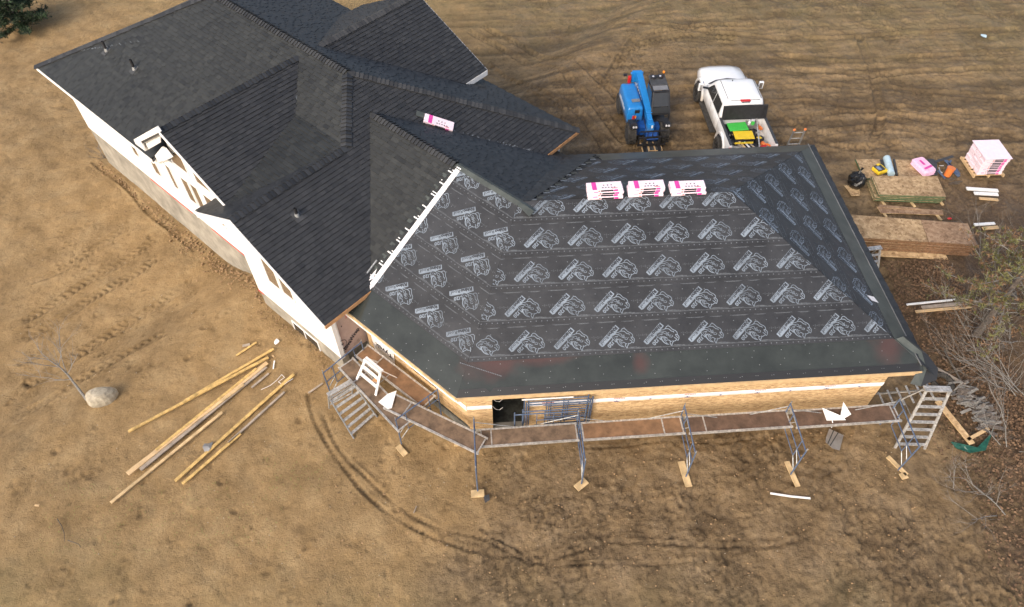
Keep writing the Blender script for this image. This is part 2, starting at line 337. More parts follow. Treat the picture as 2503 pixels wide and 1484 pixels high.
    # wheel tracks
    def track(pts, w, dep, tread=0, per=.25, smear=.35):
        P = [at(*p) for p in pts]
        # smooth the polyline
        Q = []
        for k in range(len(P)-1):
            p0 = P[max(k-1, 0)]; p1 = P[k]; p2 = P[k+1]; p3 = P[min(k+2, len(P)-1)]
            for t in np.linspace(0, 1, 9)[:-1]:
                Q.append(.5*((2*p1)+(p2-p0)*t+(2*p0-5*p1+4*p2-p3)*t*t+(3*p1-p0-3*p2+p3)*t**3))
        Q.append(P[-1]); s = 0
        for a, b in zip(Q[:-1], Q[1:]):
            L = (b-a).to_2d().length
            if L < 1e-3: continue
            c = (a+b)/2; sl_ = win(c.x, c.y, L/2+w*2.2); A = X[sl_]-a.x; B = Y[sl_]-a.y; ux, uy = (b.x-a.x)/L, (b.y-a.y)/L
            tt = A*ux+B*uy; q = -A*uy+B*ux + .04*np.sin((s+tt)*1.7); ins = (tt >= -dx*.6) & (tt < L+dx*.4)
            vr = .35+1.3*vn(X[sl_]*1.6, Y[sl_]*1.6, 58); prof = (-dep*np.exp(-(q/w)**6)+dep*.9*np.exp(-((np.abs(q)-w*1.15)/(w*.28))**2))*vr
            if tread:
                tread_ = tread; 
                ph = ((s+tt)/per+np.abs(q)/w*.6) % 1; inside = np.exp(-(q/w)**8); half = np.sign(q)*.0
                brk = np.clip(2.2*vn(X[sl_]*1.1, Y[sl_]*1.1, 55)-.5, 0, 1); prof = prof+tread*brk*inside*np.where(((ph+half+.25*(q > 0)) % 1) < .5, 1, -.9)
                dark[sl_] += ins*inside*brk*np.where(((ph+.25*(q > 0)) % 1) < .5, -.05, .34)
            dark[sl_] += ins*smear*np.clip(1.8*vn(X[sl_]*2.2, Y[sl_]*2.2, 59)-.35, 0, 1)*np.exp(-((np.abs(q)-w*.95)/(w*.22))**2)
            z[sl_] += ins*(prof-.6*lump_loc(sl_)*np.exp(-(q/w)**4)); s += L
    def lump_loc(sl_): return lump[sl_]*.1
    tr = .022
    for off in (0, 1):
        o = off*46
        track([(60, 785+o*.9), (194, 702+o), (298, 642+o), (378+o*.2, 583+o)], .20, .025, tr)
    track([(60, 940), (87, 924), (207, 854), (311, 789), (430, 715)], .22, .03, tr)
    track([(60, 1005), (189, 929), (285, 877), (402, 810)], .24, .03, tr)
    track([(60, 690), (180, 645), (300, 560)], .2, .015, .01)
    track([(752, 960), (775, 1030), (815, 1110), (880, 1190), (960, 1255), (1060, 1315), (1200, 1348), (1330, 1362)], .08, .03, 0, smear=.4)
    track([(790, 1010), (835, 1100), (900, 1175), (985, 1240), (1080, 1290), (1190, 1320), (1300, 1368), (1400, 1350), (1500, 1328), (1640, 1326), (1760, 1338), (1900, 1330), (1990, 1300)], .07, .028, 0, smear=.35)
    track([(1200, 1310), (1270, 1340), (1340, 1380), (1500, 1378), (1700, 1372)], .05, .035, 0, smear=.5)
    track([(1405, 1096), (1560, 1085), (1750, 1075), (1900, 1060), (2080, 1045)], .05, .03, 0, smear=.35)
    track([(230, 395), (300, 450), (380, 530), (440, 580), (480, 610)], .14, .04, 0, smear=.9)
    for k, (c0, c1, c2, c3) in enumerate([((1150, 75), (1330, 160), (1440, 240), (1530, 350)), ((1180, 60), (1380, 140), (1490, 220), (1590, 330)), ((1190, 150), (1320, 215), (1430, 285), (1500, 400)),
            ((1520, 150), (1560, 90), (1700, 65), (1850, 60)), ((1480, 200), (1540, 120), (1660, 90), (1800, 95)), ((1630, 220), (1900, 200), (2150, 215), (2480, 240)), ((1640, 265), (1900, 250), (2200, 262), (2490, 285)),
            ((1890, 130), (2050, 150), (2250, 140), (2490, 120)), ((1900, 165), (2100, 180), (2280, 175), (2490, 160)), ((1930, 300), (2080, 270), (2250, 290), (2480, 330)), ((1440, 420), (1480, 390), (1530, 365), (1580, 352)), ((1870, 250), (1960, 320), (2060, 360), (2200, 350)),
            ((2100, 90), (2140, 200), (2150, 300), (2120, 380)), ((1500, 60), (1900, 95), (2200, 85), (2490, 70)), ((1880, 350), (2000, 330), (2150, 310), (2300, 330))]):
        track([c0, c1, c2, c3], .2, .045, .022 if k < 5 or k == 10 else .008, .3, smear=.5)
    # the sand stays below floors; flat pad around the walls
    z = z*near
    dent_tone = np.clip(dark, -1, 1.3)  # darker inside dimples, tread grooves and along rut edges
    zz = Zb+z-.02
    nx, ny = len(xs), len(ys); co = np.empty((nx*ny, 3), np.float32); co[:, 0] = X.ravel(); co[:, 1] = Y.ravel(); co[:, 2] = zz.ravel()
    me = bpy.data.meshes.new('ground'); me.vertices.add(nx*ny); me.vertices.foreach_set('co', co.ravel())
    idx = np.arange(nx*ny).reshape(ny, nx); q = np.stack([idx[:-1, :-1], idx[:-1, 1:], idx[1:, 1:], idx[1:, :-1]], -1).reshape(-1, 4)
    nf = len(q); me.loops.add(nf*4); me.loops.foreach_set('vertex_index', q.ravel().astype(np.int32)); me.polygons.add(nf)
    me.polygons.foreach_set('loop_start', np.arange(0, nf*4, 4, dtype=np.int32)); me.polygons.foreach_set('use_smooth', np.ones(nf, bool))
    me.update(calc_edges=True)
    # R mud, G churn and moisture plus shade painted into creases and hollows, B leaf litter, A olive algae tint
    pan = np.zeros((nx*ny, 4), np.float32); pan[:, 0] = mud.ravel()
    pan[:, 1] = np.clip(.5+.45*dent_tone + (fbm(X*1.4, Y*1.4, 61)-.5)*.5 - .5*lump*mud - 1.5*fld*(st1+.5*st2) + (r1**6*.5+r2**6*.5+r3**6*.3)*(.15+.85*mud)*(.3+.7*patch), 0, 1).ravel()
    lit = .85*sstep(12, 7.5, Y)*sstep(14.2, 16.6, X+1.1*(fbm(X*.7, Y*.7, 71)-.5)*2 + np.where(Y > 5, -(Y-5)*.55, 0)+np.where(Y < -1, (Y+1)*-.15, 0)); pan[:, 2] = lit.ravel()
    ol = sstep(-2.0, -6.5, Y+3*(fbm(X*.4, Y*.4, 81)-.5)+.10*(X+8)); ol = np.maximum(ol*1.1, .65*sstep(19, 30, Y+.25*X)); pan[:, 3] = ol.ravel()
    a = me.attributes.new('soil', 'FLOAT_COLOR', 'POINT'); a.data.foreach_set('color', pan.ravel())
    o = bpy.data.objects.new('ground', me); COL.objects.link(o); o['kind'] = 'structure'
    m = bpy.data.materials.new('soil'); m.use_nodes = True; n = m.node_tree; b = n.nodes['Principled BSDF']
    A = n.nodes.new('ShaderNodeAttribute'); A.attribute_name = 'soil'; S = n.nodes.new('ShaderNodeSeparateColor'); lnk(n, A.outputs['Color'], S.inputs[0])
    tc = n.nodes.new('ShaderNodeTexCoord')
    def noise(sc, d=6, r=.6):
        k = n.nodes.new('ShaderNodeTexNoise'); k.inputs['Scale'].default_value = sc; k.inputs['Detail'].default_value = d; k.inputs['Roughness'].default_value = r; lnk(n, tc.outputs['Object'], k.inputs['Vector']); return k.outputs['Fac']
    def ramp(f, *st):
        c = n.nodes.new('ShaderNodeValToRGB'); e = c.color_ramp.elements
        e[0].position, e[0].color = st[0][0], (*st[0][1], 1); e[1].position, e[1].color = st[-1][0], (*st[-1][1], 1)
        for p_, cc in st[1:-1]: x_ = e.new(p_); x_.color = (*cc, 1)
        lnk(n, f, c.inputs[0]); return c.outputs[0]
    def mix(f, a_, b_, bt='MIX'):
        k = n.nodes.new('ShaderNodeMix'); k.data_type = 'RGBA'; k.blend_type = bt
        if isinstance(f, float): k.inputs[0].default_value = f
        else: lnk(n, f, k.inputs[0])
        lnk(n, a_, k.inputs[6]); lnk(n, b_, k.inputs[7]); return k.outputs[2]
    sand = ramp(noise(1.1, 8, .62), (.30, (.245, .160, .072)), (.5, (.315, .212, .102)), (.72, (.37, .262, .135)))
    mudc = ramp(noise(.9, 10, .68), (.28, (.17, .113, .056)), (.5, (.225, .154, .079)), (.72, (.285, .205, .118)))
    c = mix(S.outputs[0], sand, mudc)
    damp_shade = ramp(S.outputs[1], (.0, (1.25, 1.22, 1.18)), (.45, (1, 1, 1)), (1., (.48, .47, .46)))  # uneven moisture, with the shade of creases painted into the soil colour
    c = mix(1., c, damp_shade, 'MULTIPLY')
    fine = ramp(noise(20, 8, .8), (.3, (.74, .73, .72)), (.7, (1.18, 1.18, 1.18))); c = mix(1., c, fine, 'MULTIPLY')
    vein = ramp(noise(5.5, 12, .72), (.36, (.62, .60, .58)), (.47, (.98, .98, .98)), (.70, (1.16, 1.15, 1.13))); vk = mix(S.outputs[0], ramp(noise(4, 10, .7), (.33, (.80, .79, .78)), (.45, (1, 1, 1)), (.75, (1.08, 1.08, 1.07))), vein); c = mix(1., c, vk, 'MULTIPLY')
    oli = ramp(noise(2., 6), (.35, (.15, .125, .055)), (.7, (.27, .21, .10)))
    k = n.nodes.new('ShaderNodeMath'); k.operation = 'MULTIPLY'; lnk(n, A.outputs['Alpha'], k.inputs[0]); k2 = ramp(noise(.8, 5), (.35, (.25, .25, .25)), (.65, (.85, .85, .85))); lnk(n, k2, k.inputs[1])
    c = mix(k.outputs[0], c, oli)
    lt = ramp(noise(16, 9, .8), (.32, (.035, .022, .013)), (.5, (.095, .06, .035)), (.64, (.17, .115, .068)), (.75, (.28, .20, .13)))
    c = mix(S.outputs[2], c, lt)
    lnk(n, c, b.inputs['Base Color'])
    rr = n.nodes.new('ShaderNodeMapRange'); rr.inputs[1].default_value = .35; rr.inputs[2].default_value = .7; rr.inputs[3].default_value = .42; rr.inputs[4].default_value = .92; lnk(n, noise(.7, 5), rr.inputs[0])
    rm = n.nodes.new('ShaderNodeMix'); rm.data_type = 'FLOAT'; rm.inputs[2].default_value = .95; lnk(n, S.outputs[0], rm.inputs[0]); lnk(n, rr.outputs[0], rm.inputs[3]); lnk(n, rm.outputs[0], b.inputs['Roughness'])
    b.inputs['Specular IOR Level'].default_value = .35
    bp = n.nodes.new('ShaderNodeBump'); bp.inputs['Strength'].default_value = 1.0; bp.inputs['Distance'].default_value = .05; lnk(n, noise(11, 10, .75), bp.inputs['Height']); lnk(n, bp.outputs[0], b.inputs['Normal'])
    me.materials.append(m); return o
GROUND = build_ground()
# ------------------------------------------------------------------ house
hE, W_, L_, pG = 2.8901, 9.803, 13.1555, .512
UE, HE, pM, VA, HA = -4.278, 3.3083, .503, 5.294, 6.102
house = thing('house', 'long unfinished house with black shingled hips and a bent garage wing under printed roofing felt', 'house')
def plane_uv(kind, P):                                # returns function (u,v)->z
    pass
class Face:
    """roof plane: origin O, eave direction S, horizontal up-slope direction D, pitch p"""
    def __init__(s, O, S, D, p):
        s.O = Vector(O); s.S = Vector(S).normalized(); s.k = math.sqrt(1+p*p); s.T = (Vector(D).normalized()+Z*p)/s.k; s.N = s.S.cross(s.T).normalized(); s.D = Vector(D).normalized()
        if s.N.z < 0: s.N = -s.N
    def st(s, P): d = Vector(P)-s.O; return (d.dot(s.S), d.dot(s.D)*s.k)   # from plan position
    def P(s, a, t, h=0): return s.O + s.S*a + s.T*t + s.N*h
    def poly(s, pts): return ccw([s.st(p) for p in pts])
SQ = lambda *pts: [H(a, b) for a, b in pts]
t2 = math.tan(TH/2); E0 = Vector((0, 0, 0)); BE = Vector((t2*W_/2, W_/2, 0)); BB = Vector((t2*W_, W_, 0)); RE = Vector((L_-W_/2, W_/2, 0))
vx = (HE-hE)/pG; uV = UE-((hE+pG*W_/2)-HE)/pM; uA = UE-(HA-HE)/pM; uB = uA+1.891; vB = VA-1.891; vC = VA+(HA-HE)/pM; hB = HA-pM*1.891
vK = -.93; h1 = 5.928; u1 = -12.0; vg = -.402; uQ = -9.198; hQ = h1-pM*(uQ-u1); pL = (hB-hQ)/(vB-vg); uk = u1+(h1-hB)/pM; v1t = VA-(HA-h1)/pM
F = {}
F['front'] = Face((0, 0, hE), (1, 0, 0), (0, 1, 0), pG)
F['right'] = Face((L_, 0, hE), (0, 1, 0), (-1, 0, 0), pG)
F['back'] = Face((L_, W_, hE), (-1, 0, 0), (0, -1, 0), pG)
F['wing'] = Face(H(0, 0, hE), U, V, pG)
F['wingback'] = Face(H(0, W_, hE), -U, -V, pG)
F['p2'] = Face(H(UE, 0, HE), V, -U, pM)
F['p1'] = Face(H(0, -.244, HA-pM*(VA+.244)), U, V, pM)
F['p1low'] = Face(H(0, vg, hQ), U, V, pL)
F['p3'] = Face(H(0, vC, HE), -U, -V, pM)
F['g1r'] = Face(H(uQ, 0, hQ), V, -U, pM)
F['g1l'] = Face(H(-14.84, 0, h1-.7*2.84), -V, U, .7)
F['g2l'] = Face(H(-10.41, 0, hB-pM*(uB+10.41)), -V, U, pM)
F['g3r'] = Face(H(-8.6, 0, 5.82-pM*3.55), V, -U, pM)
F['g3l'] = Face(H(-15.7, 0, 5.82-pM*3.55), -V, U, pM)
F['lend'] = Face(H(-23, 0, HE), -V, U, pM)
uR = -23+(VA+.244)
POLY = {
 'front': [E0, Vector((L_, 0, 0)), RE, BE], 'right': [Vector((L_, 0, 0)), Vector((L_, W_, 0)), RE], 'back': [Vector((L_, W_, 0)), BB, BE, RE],
 'wing': SQ((-4.72, 0))+[E0, BE]+SQ((uV, W_/2), (UE, vx), (-4.72, vx)),
 'wingback': [BE, BB]+SQ((-4.72, W_), (-4.72, W_-vx), (UE, W_-vx), (uV, W_/2)),
 'p2': SQ((UE, vK), (UE, vx), (uV, W_/2), (UE, W_-vx), (UE, vC), (uA, VA), (uB, vB), (uB, vK)),
 'p1': SQ((-23, -.244), (-14.48, -.244), (-14.48, 1.3), (-14.48, 1.36), (u1, v1t), (uk, vB), (uB, vB), (uA, VA), (uR, VA)),
 'p1low': SQ((uk, vB), (uQ, vg), (uB, vB)),
 'p3': SQ((-23, vC), (uR, VA), (uA, VA), (UE, vC)),
 'g1r': SQ((u1, vg), (uQ, vg), (uk, vB), (u1, v1t)),
 'g1l': SQ((u1, vg), (u1, v1t), (-14.84, 1.0), (-14.84, vg)),
 'g2l': SQ((uB, vK), (uB, vB), (uQ, vg), (-9.28, .1), (-10.41, .1), (-10.41, vK)),
 'g3r': SQ((-12.15, 5.85), (-12.15, 10.65), (-8.6, 10.65), (-8.6, 9.45)),
 'g3l': SQ((-12.15, 5.85), (-12.15, 10.65), (-15.7, 10.65), (-15.7, 9.45)),
 'lend': SQ((-23, -.244), (uR, VA), (-23, vC)),
}
for k, pts in POLY.items():
    f = F[k]; pl = f.poly(pts); m = MB(); ring = [f.P(a, t, -.03) for a, t in pl]; m.prism(ring, (0, 0, -.11), 0); m.build('roof_deck', 'dark_grey', house)
EXP = .145
def shingles(key, poly, matn, seed, name='shingle_field', base=.012, tmin=None, stair=None, tlo=0):
    f = F[key]; r = random.Random(seed); m = MB(); a0 = min(p[0] for p in poly); a1 = max(p[0] for p in poly); t0 = min(p[1] for p in poly); t1 = max(p[1] for p in poly)
    k0 = int(math.floor((t0-tlo)/EXP)); k1 = int(math.ceil((t1-tlo)/EXP)); rowtone = 0
    for k in range(k0, k1):
        t = tlo+k*EXP; a = a0-r.uniform(0, .3); rowtone = .5*rowtone+r.uniform(-.04, .04); hi = r.random() < .5
        while a < a1:
            w = r.choice((.10, .14, .17, .2, .24, .28)); hi = not hi if r.random() < .85 else hi
            q = clip(poly, [(a, t), (a+w, t), (a+w, t+EXP), (a, t+EXP)]); a += w
            if len(q) < 3 or abs(area(q)) < .0006: continue
            q = ccw(q); th = .028 if hi else .015; tone = min(1, max(0, r.gauss(.5, .2 if matn == 'shingle_olive' else .17)+rowtone+(.07 if hi else -.06)))
            top = [f.P(x, y, base+th*(1-(y-t)/EXP)+.002) for x, y in q]; m.poly(top, 0, tone)
            n = len(q)
            for j in range(n):
                if max(q[j][1], q[(j+1) % n][1]) > t+EXP*.97: continue
                b0 = f.P(*q[j], base-.006); b1 = f.P(*q[(j+1) % n], base-.006); m.poly([b0, b1, top[(j+1) % n], top[j]], 0, tone)
    return m.build(name, matn, house, stuff=True)
WL = -4.42
# wing: shingled strip left of the white membrane, stepped ends
wl = clip(F['wing'].poly(POLY['wing']), [(-9, .62), (WL-.02, .62), (WL-.02, 6), (-9, 6)])
shingles('wing', wl, 'shingle_olive', 3)
shingles('p2', F['p2'].poly(POLY['p2']), 'shingle', 4)
shingles('p1', F['p1'].poly(POLY['p1']), 'shingle_olive', 5)
shingles('p1low', F['p1low'].poly(POLY['p1low']), 'shingle_olive', 6)
shingles('p3', F['p3'].poly(POLY['p3']), 'shingle', 7)
for i, k in enumerate(('g1r', 'g2l', 'g3r', 'g3l', 'wingback', 'g1l')): shingles(k, F[k].poly(POLY[k]), 'shingle', 10+i)
# stepped shingle ends beside the white membrane and on the back slope
def bits(key, path, n, matn='shingle'):
    f = F[key]; m = MB(); r = random.Random(9)
    for i in range(n):
        a, t = path(i)
        m = MB(); h = .02
        q = [f.P(a, t, h), f.P(a+.17, t, h), f.P(a+.17, t+.12, h-.006), f.P(a, t+.12, h-.006)]
        m.prism(q, f.N*.008); m.build('shingle_end', matn if i % 2 else 'membrane_grey', house)
bits('wing', lambda i: (WL-.20-(.0 if i % 2 else .10), 1.05+i*.145*1.5), 20, 'white_trim')
# garage back slope, shingled near the bend
fb = F['back']; bend_st = fb.st(BE); low_st = fb.st(BB)
pb = ccw([low_st, bend_st, (bend_st[0]-.35, bend_st[1]), (low_st[0]-1.15, .0)]); shingles('back', pb, 'shingle', 31)
for i in range(24):
    t = .3+i*.22; k = t/5.5; a = (low_st[0]-1.15)*(1-k)+(bend_st[0]-.35)*k - (.10 if i % 2 else .22)
    m = MB(); q = [fb.P(a, t, .02), fb.P(a+.2, t, .02), fb.P(a+.2, t+.11, .014), fb.P(a, t+.11, .014)]; m.prism(q, fb.N*.006); m.build('shingle_end', ('shingle', 'membrane_grey', 'print_line')[i % 3], house)
# ridge and hip caps
def caps(A, B, f1, f2, matn='shingle', wid=.165, step=.142, tone=.7):
    A = Vector(A); B = Vector(B); d = (B-A); L = d.length; d.normalize(); n = int(L/step)
    def side(f):
        s = f.N.cross(d); s.normalize()
        if (s.z > 0): s = -s
        return s
    s1 = side(f1); s2 = side(f2); up = (f1.N+f2.N).normalized(); base = {}
    for var in range(3):
        m = MB(); r = random.Random(var); w = wid*r.uniform(.93, 1.07); le = step*1.45
        pts = [(0, .062), (le, .020)]
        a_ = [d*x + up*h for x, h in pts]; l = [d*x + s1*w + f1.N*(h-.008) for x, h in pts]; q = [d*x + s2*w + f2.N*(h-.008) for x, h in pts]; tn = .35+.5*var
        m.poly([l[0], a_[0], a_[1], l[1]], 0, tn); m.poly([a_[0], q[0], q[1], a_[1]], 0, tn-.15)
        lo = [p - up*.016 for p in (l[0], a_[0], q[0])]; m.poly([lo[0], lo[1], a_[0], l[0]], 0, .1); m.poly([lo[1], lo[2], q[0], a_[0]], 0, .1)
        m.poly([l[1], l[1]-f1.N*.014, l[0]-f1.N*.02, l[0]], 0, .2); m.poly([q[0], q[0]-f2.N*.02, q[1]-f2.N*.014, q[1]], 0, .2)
        base[var] = m.data('ridge_cap', matn)
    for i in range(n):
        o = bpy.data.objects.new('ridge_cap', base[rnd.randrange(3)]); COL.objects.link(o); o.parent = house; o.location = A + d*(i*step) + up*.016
def pt(a, b, f): s_, t_ = f.st(H(a, b)); return f.P(s_, t_)
A_ = pt(uA, VA, F['p1']); B_ = pt(uB, vB, F['p1']); C_ = pt(UE, vC, F['p2']); G2_ = pt(uB, vK, F['p2']); V0_ = pt(uV, W_/2, F['p2'])
caps(C_, A_, F['p2'], F['p3']); caps(B_, A_, F['p1'], F['p2']); caps(G2_, B_, F['g2l'], F['p2'])
caps(A_, pt(uR, VA, F['p1']), F['p1'], F['p3']); caps(pt(-23, -.244, F['p1']), pt(uR, VA, F['p1']), F['p1'], F['lend'])
caps(pt(u1, vg, F['g1r']), pt(u1, v1t, F['g1r']), F['g1r'], F['g1l']); caps(pt(-12.15, 10.65, F['g3r']), pt(-12.15, 5.85, F['g3r']), F['g3r'], F['g3l'])
RB = F['wing'].P(*F['wing'].st(H(-4.55, W_/2))); caps(RB, V0_+U*.1, F['wing'], F['wingback'])
# chalk scuffs on valleys: pale scraped granules
def scuffs(f, pts, n, seed):
    r = random.Random(seed); m = MB()
    for i in range(n):
        k = r.random(); a = pts[0][0]*(1-k)+pts[1][0]*k+r.uniform(-.03, .03); t = pts[0][1]*(1-k)+pts[1][1]*k+r.uniform(-.03, .03); w = r.uniform(.02, .09); h = r.uniform(.015, .035)
        m.poly([f.P(a, t, .036), f.P(a+w, t+r.uniform(-.01, .01), .036), f.P(a+w*.9, t+h, .036), f.P(a, t+h, .036)])
    m.build('scuff_marks', 'print_line', house, stuff=True)
sp = lambda k, a, b: F[k].st(H(a, b))
scuffs(F['p3'], (sp('p3', -11.4, 6.7), sp('p3', -8.9, 9.3)), 75, 1)
scuffs(F['g1r'], (sp('g1r', -11.1, 4.0), sp('g1r', -10.5, 3.5)), 16, 2); scuffs(F['p2'], (sp('p2', -6.6, 6.75), sp('p2', -4.5, 8.75)), 35, 3)
scuffs(F['p1'], (sp('p1', -9.8, 3.3), sp('p1', -8.4, 3.35)), 12, 4); scuffs(F['p1'], (sp('p1', -22, .8), sp('p1', -19, 2.6)), 40, 5)
# ------------------------------------------------------------------ underlayment, membrane, prints
GUV = None
STR = [[[-0.178,0.1],[-0.131,0.144],[-0.057,0.155],[-0.007,0.178],[0.081,0.176],[0.123,0.146],[0.168,0.103],[0.221,0.095],[0.229,0.059]],[[0.0,0.18],[0.025,0.222],[0.057,0.251],[0.096,0.254],[0.138,0.227],[0.197,0.158],[0.277,0.113],[0.312,0.07],[0.32,0.035],[0.317,-0.006]],[[0.268,-0.008],[0.317,-0.006],[0.353,-0.048],[0.356,-0.094],[0.336,-0.144],[0.315,-0.163],[0.292,-0.146],[0.279,-0.115],[0.247,-0.093],[0.224,-0.072]],[[0.284,0.016],[0.267,-0.014],[0.298,-0.061],[0.325,-0.097]],[[0.287,-0.141],[0.231,-0.174],[0.181,-0.191],[0.17,-0.216],[0.148,-0.25],[0.134,-0.3],[0.103,-0.263],[0.092,-0.217],[0.104,-0.187],[0.077,-0.146],[0.015,-0.137]],[[0.104,-0.177],[0.143,-0.184]],[[0.174,-0.161],[0.181,-0.191]],[[-0.101,0.091],[-0.149,0.099],[-0.194,0.086],[-0.24,0.058],[-0.262,0.018],[-0.25,-0.028],[-0.214,-0.06],[-0.182,-0.102],[-0.154,-0.119]],[[-0.188,0.03],[-0.144,0.033],[-0.119,0.041],[-0.095,0.043],[-0.105,0.026],[-0.144,0.025]],[[-0.101,0.091],[-0.031,0.108],[0.016,0.09],[0.009,0.055],[-0.008,0.031],[-0.045,0.053],[-0.101,0.091]],[[0.014,-0.016],[0.032,0.039],[0.058,0.063],[0.097,0.064]],[[0.03,0.004],[0.077,-0.014],[0.126,-0.016],[0.137,0.008]],[[0.041,0.028],[0.071,0.032],[0.089,0.011],[0.044,0.003]],[[0.084,-0.05],[0.123,-0.059],[0.162,-0.059],[0.175,-0.009]],[[-0.181,-0.077],[-0.169,-0.042],[-0.123,-0.012]],[[-0.218,0.021],[-0.186,-0.016]],[[-0.214,-0.06],[-0.214,-0.03]],[[-0.038,-0.125],[-0.05,-0.084],[-0.038,-0.054],[-0.011,-0.085],[-0.019,-0.131],[0.013,-0.168],[-0.034,-0.14]],[[-0.006,-0.091],[0.008,-0.061],[0.037,-0.103]],
 [[-0.149,-0.043],[-0.11,-0.035],[-0.037,-0.039],[-0.014,-0.065]],[[-0.048,-0.063],[-0.073,-0.062],[-0.062,-0.123],[-0.041,-0.17],[0.022,-0.244],[0.063,-0.274]]]
HORN = [[(-0.149,-0.043),(-0.119,-0.095),(-0.172,-0.092)],[(-0.172,-0.092),(-0.119,-0.095),(-0.102,-0.136),(-0.154,-0.119)],[(-0.154,-0.119),(-0.102,-0.136),(-0.063,-0.199),(-0.088,-0.208),(-0.132,-0.145)],[(-0.088,-0.208),(-0.063,-0.199),(-0.016,-0.232),(0.063,-0.274),(-0.018,-0.257)],[(-0.149,-0.043),(-0.11,-0.035),(-0.111,-0.06),(-0.119,-0.095)],[(-0.11,-0.035),(-0.07,-0.035),(-0.087,-0.061),(-0.111,-0.06)]]
BOX = [(-0.132,0.365),(-0.029,0.264),(-0.301,-0.017),(-0.512,-0.218),(-0.564,-0.234),(-0.649,-0.141)]
def glyphs(txt, size, bold=0):
    cu = bpy.data.curves.new('t', 'FONT'); cu.body = txt; cu.size = size; cu.offset = bold; cu.resolution_u = 2
    o = bpy.data.objects.new('t', cu); COL.objects.link(o); dg = bpy.context.evaluated_depsgraph_get(); me = o.evaluated_get(dg).to_mesh(); me.calc_loop_triangles()
    vs_ = [(v.co.x, v.co.y) for v in me.vertices]; tr = [[vs_[i] for i in t.vertices] for t in me.loop_triangles]
    o.evaluated_get(dg).to_mesh_clear(); bpy.data.objects.remove(o); bpy.data.curves.remove(cu)
    return tr, max(p[0] for t in tr for p in t)
def place2(tris, o, ang, sx=1):
    c, s_ = math.cos(ang), math.sin(ang); return [[(o[0]+c*x*sx-s_*y, o[1]+s_*x*sx+c*y) for x, y in t] for t in tris]
LOGO = []   # (polygon, material, height)
def cat(P, n=4):
    Q = []
    for k in range(len(P)-1):
        p0, p1, p2, p3 = [Vector(P[min(max(k+j, 0), len(P)-1)]) for j in (-1, 0, 1, 2)]
        for i in range(n):
            t = i/n; Q.append(.5*((2*p1)+(p2-p0)*t+(2*p0-5*p1+4*p2-p3)*t*t+(3*p1-p0-3*p2+p3)*t**3))
    Q.append(Vector(P[-1])); return Q
for i, s_ in enumerate(STR):
    w = .0085 if i < 8 else .006
    Q = cat(s_, 3 if len(s_) > 3 else 2); nrm = []
    for k in range(len(Q)):
        d = (Q[min(k+1, len(Q)-1)]-Q[max(k-1, 0)]); d = d.normalized() if d.length > 1e-6 else Vector((1, 0)); nrm.append(Vector((-d.y, d.x))*w)
    for k in range(len(Q)-1): LOGO.append((ccw([tuple(Q[k]-nrm[k]), tuple(Q[k+1]-nrm[k+1]), tuple(Q[k+1]+nrm[k+1]), tuple(Q[k]+nrm[k])]), 0, .0))
for h in HORN: LOGO.append((ccw(h), 0, .0))
NHEAD = len([1 for l in LOGO if abs(area(l[0])) > 1e-7])
LOGO.append((ccw(BOX), 0, .0))
rd = math.atan2(-.50, -.52)
g1, w1 = glyphs('Rhino', .135, .007); g2, w2 = glyphs('Roof', .135, .001)
o1 = (-.140, .333)
tot = .66; k = tot/(w1+w2+.005)
for t in place2(g1, o1, rd, k): LOGO.append((ccw(t), 1, .002))
for t in place2(g2, (o1[0]+math.cos(rd)*k*(w1+.008), o1[1]+math.sin(rd)*k*(w1+.008)), rd, k): LOGO.append((ccw(t), 1, .002))
g3, w3 = glyphs('U20', .15, .004)
for t in place2(g3, (-.225, -.02), rd, .27/w3): LOGO.append((ccw(t), 0, .0))
LOGO = [l for l in LOGO if abs(area(l[0])) > 1e-7]
LR = .70
def inside(p, poly, mrg):
    for i in range(len(poly)):
        a = poly[i]; b = poly[(i+1) % len(poly)]; e = math.hypot(b[0]-a[0], b[1]-a[1])
        if e > 1e-6 and ((b[0]-a[0])*(p[1]-a[1])-(b[1]-a[1])*(p[0]-a[0]))/e < mrg: return False
    return True
LAPS = [1.07+.982*k for k in range(-1, 6)]
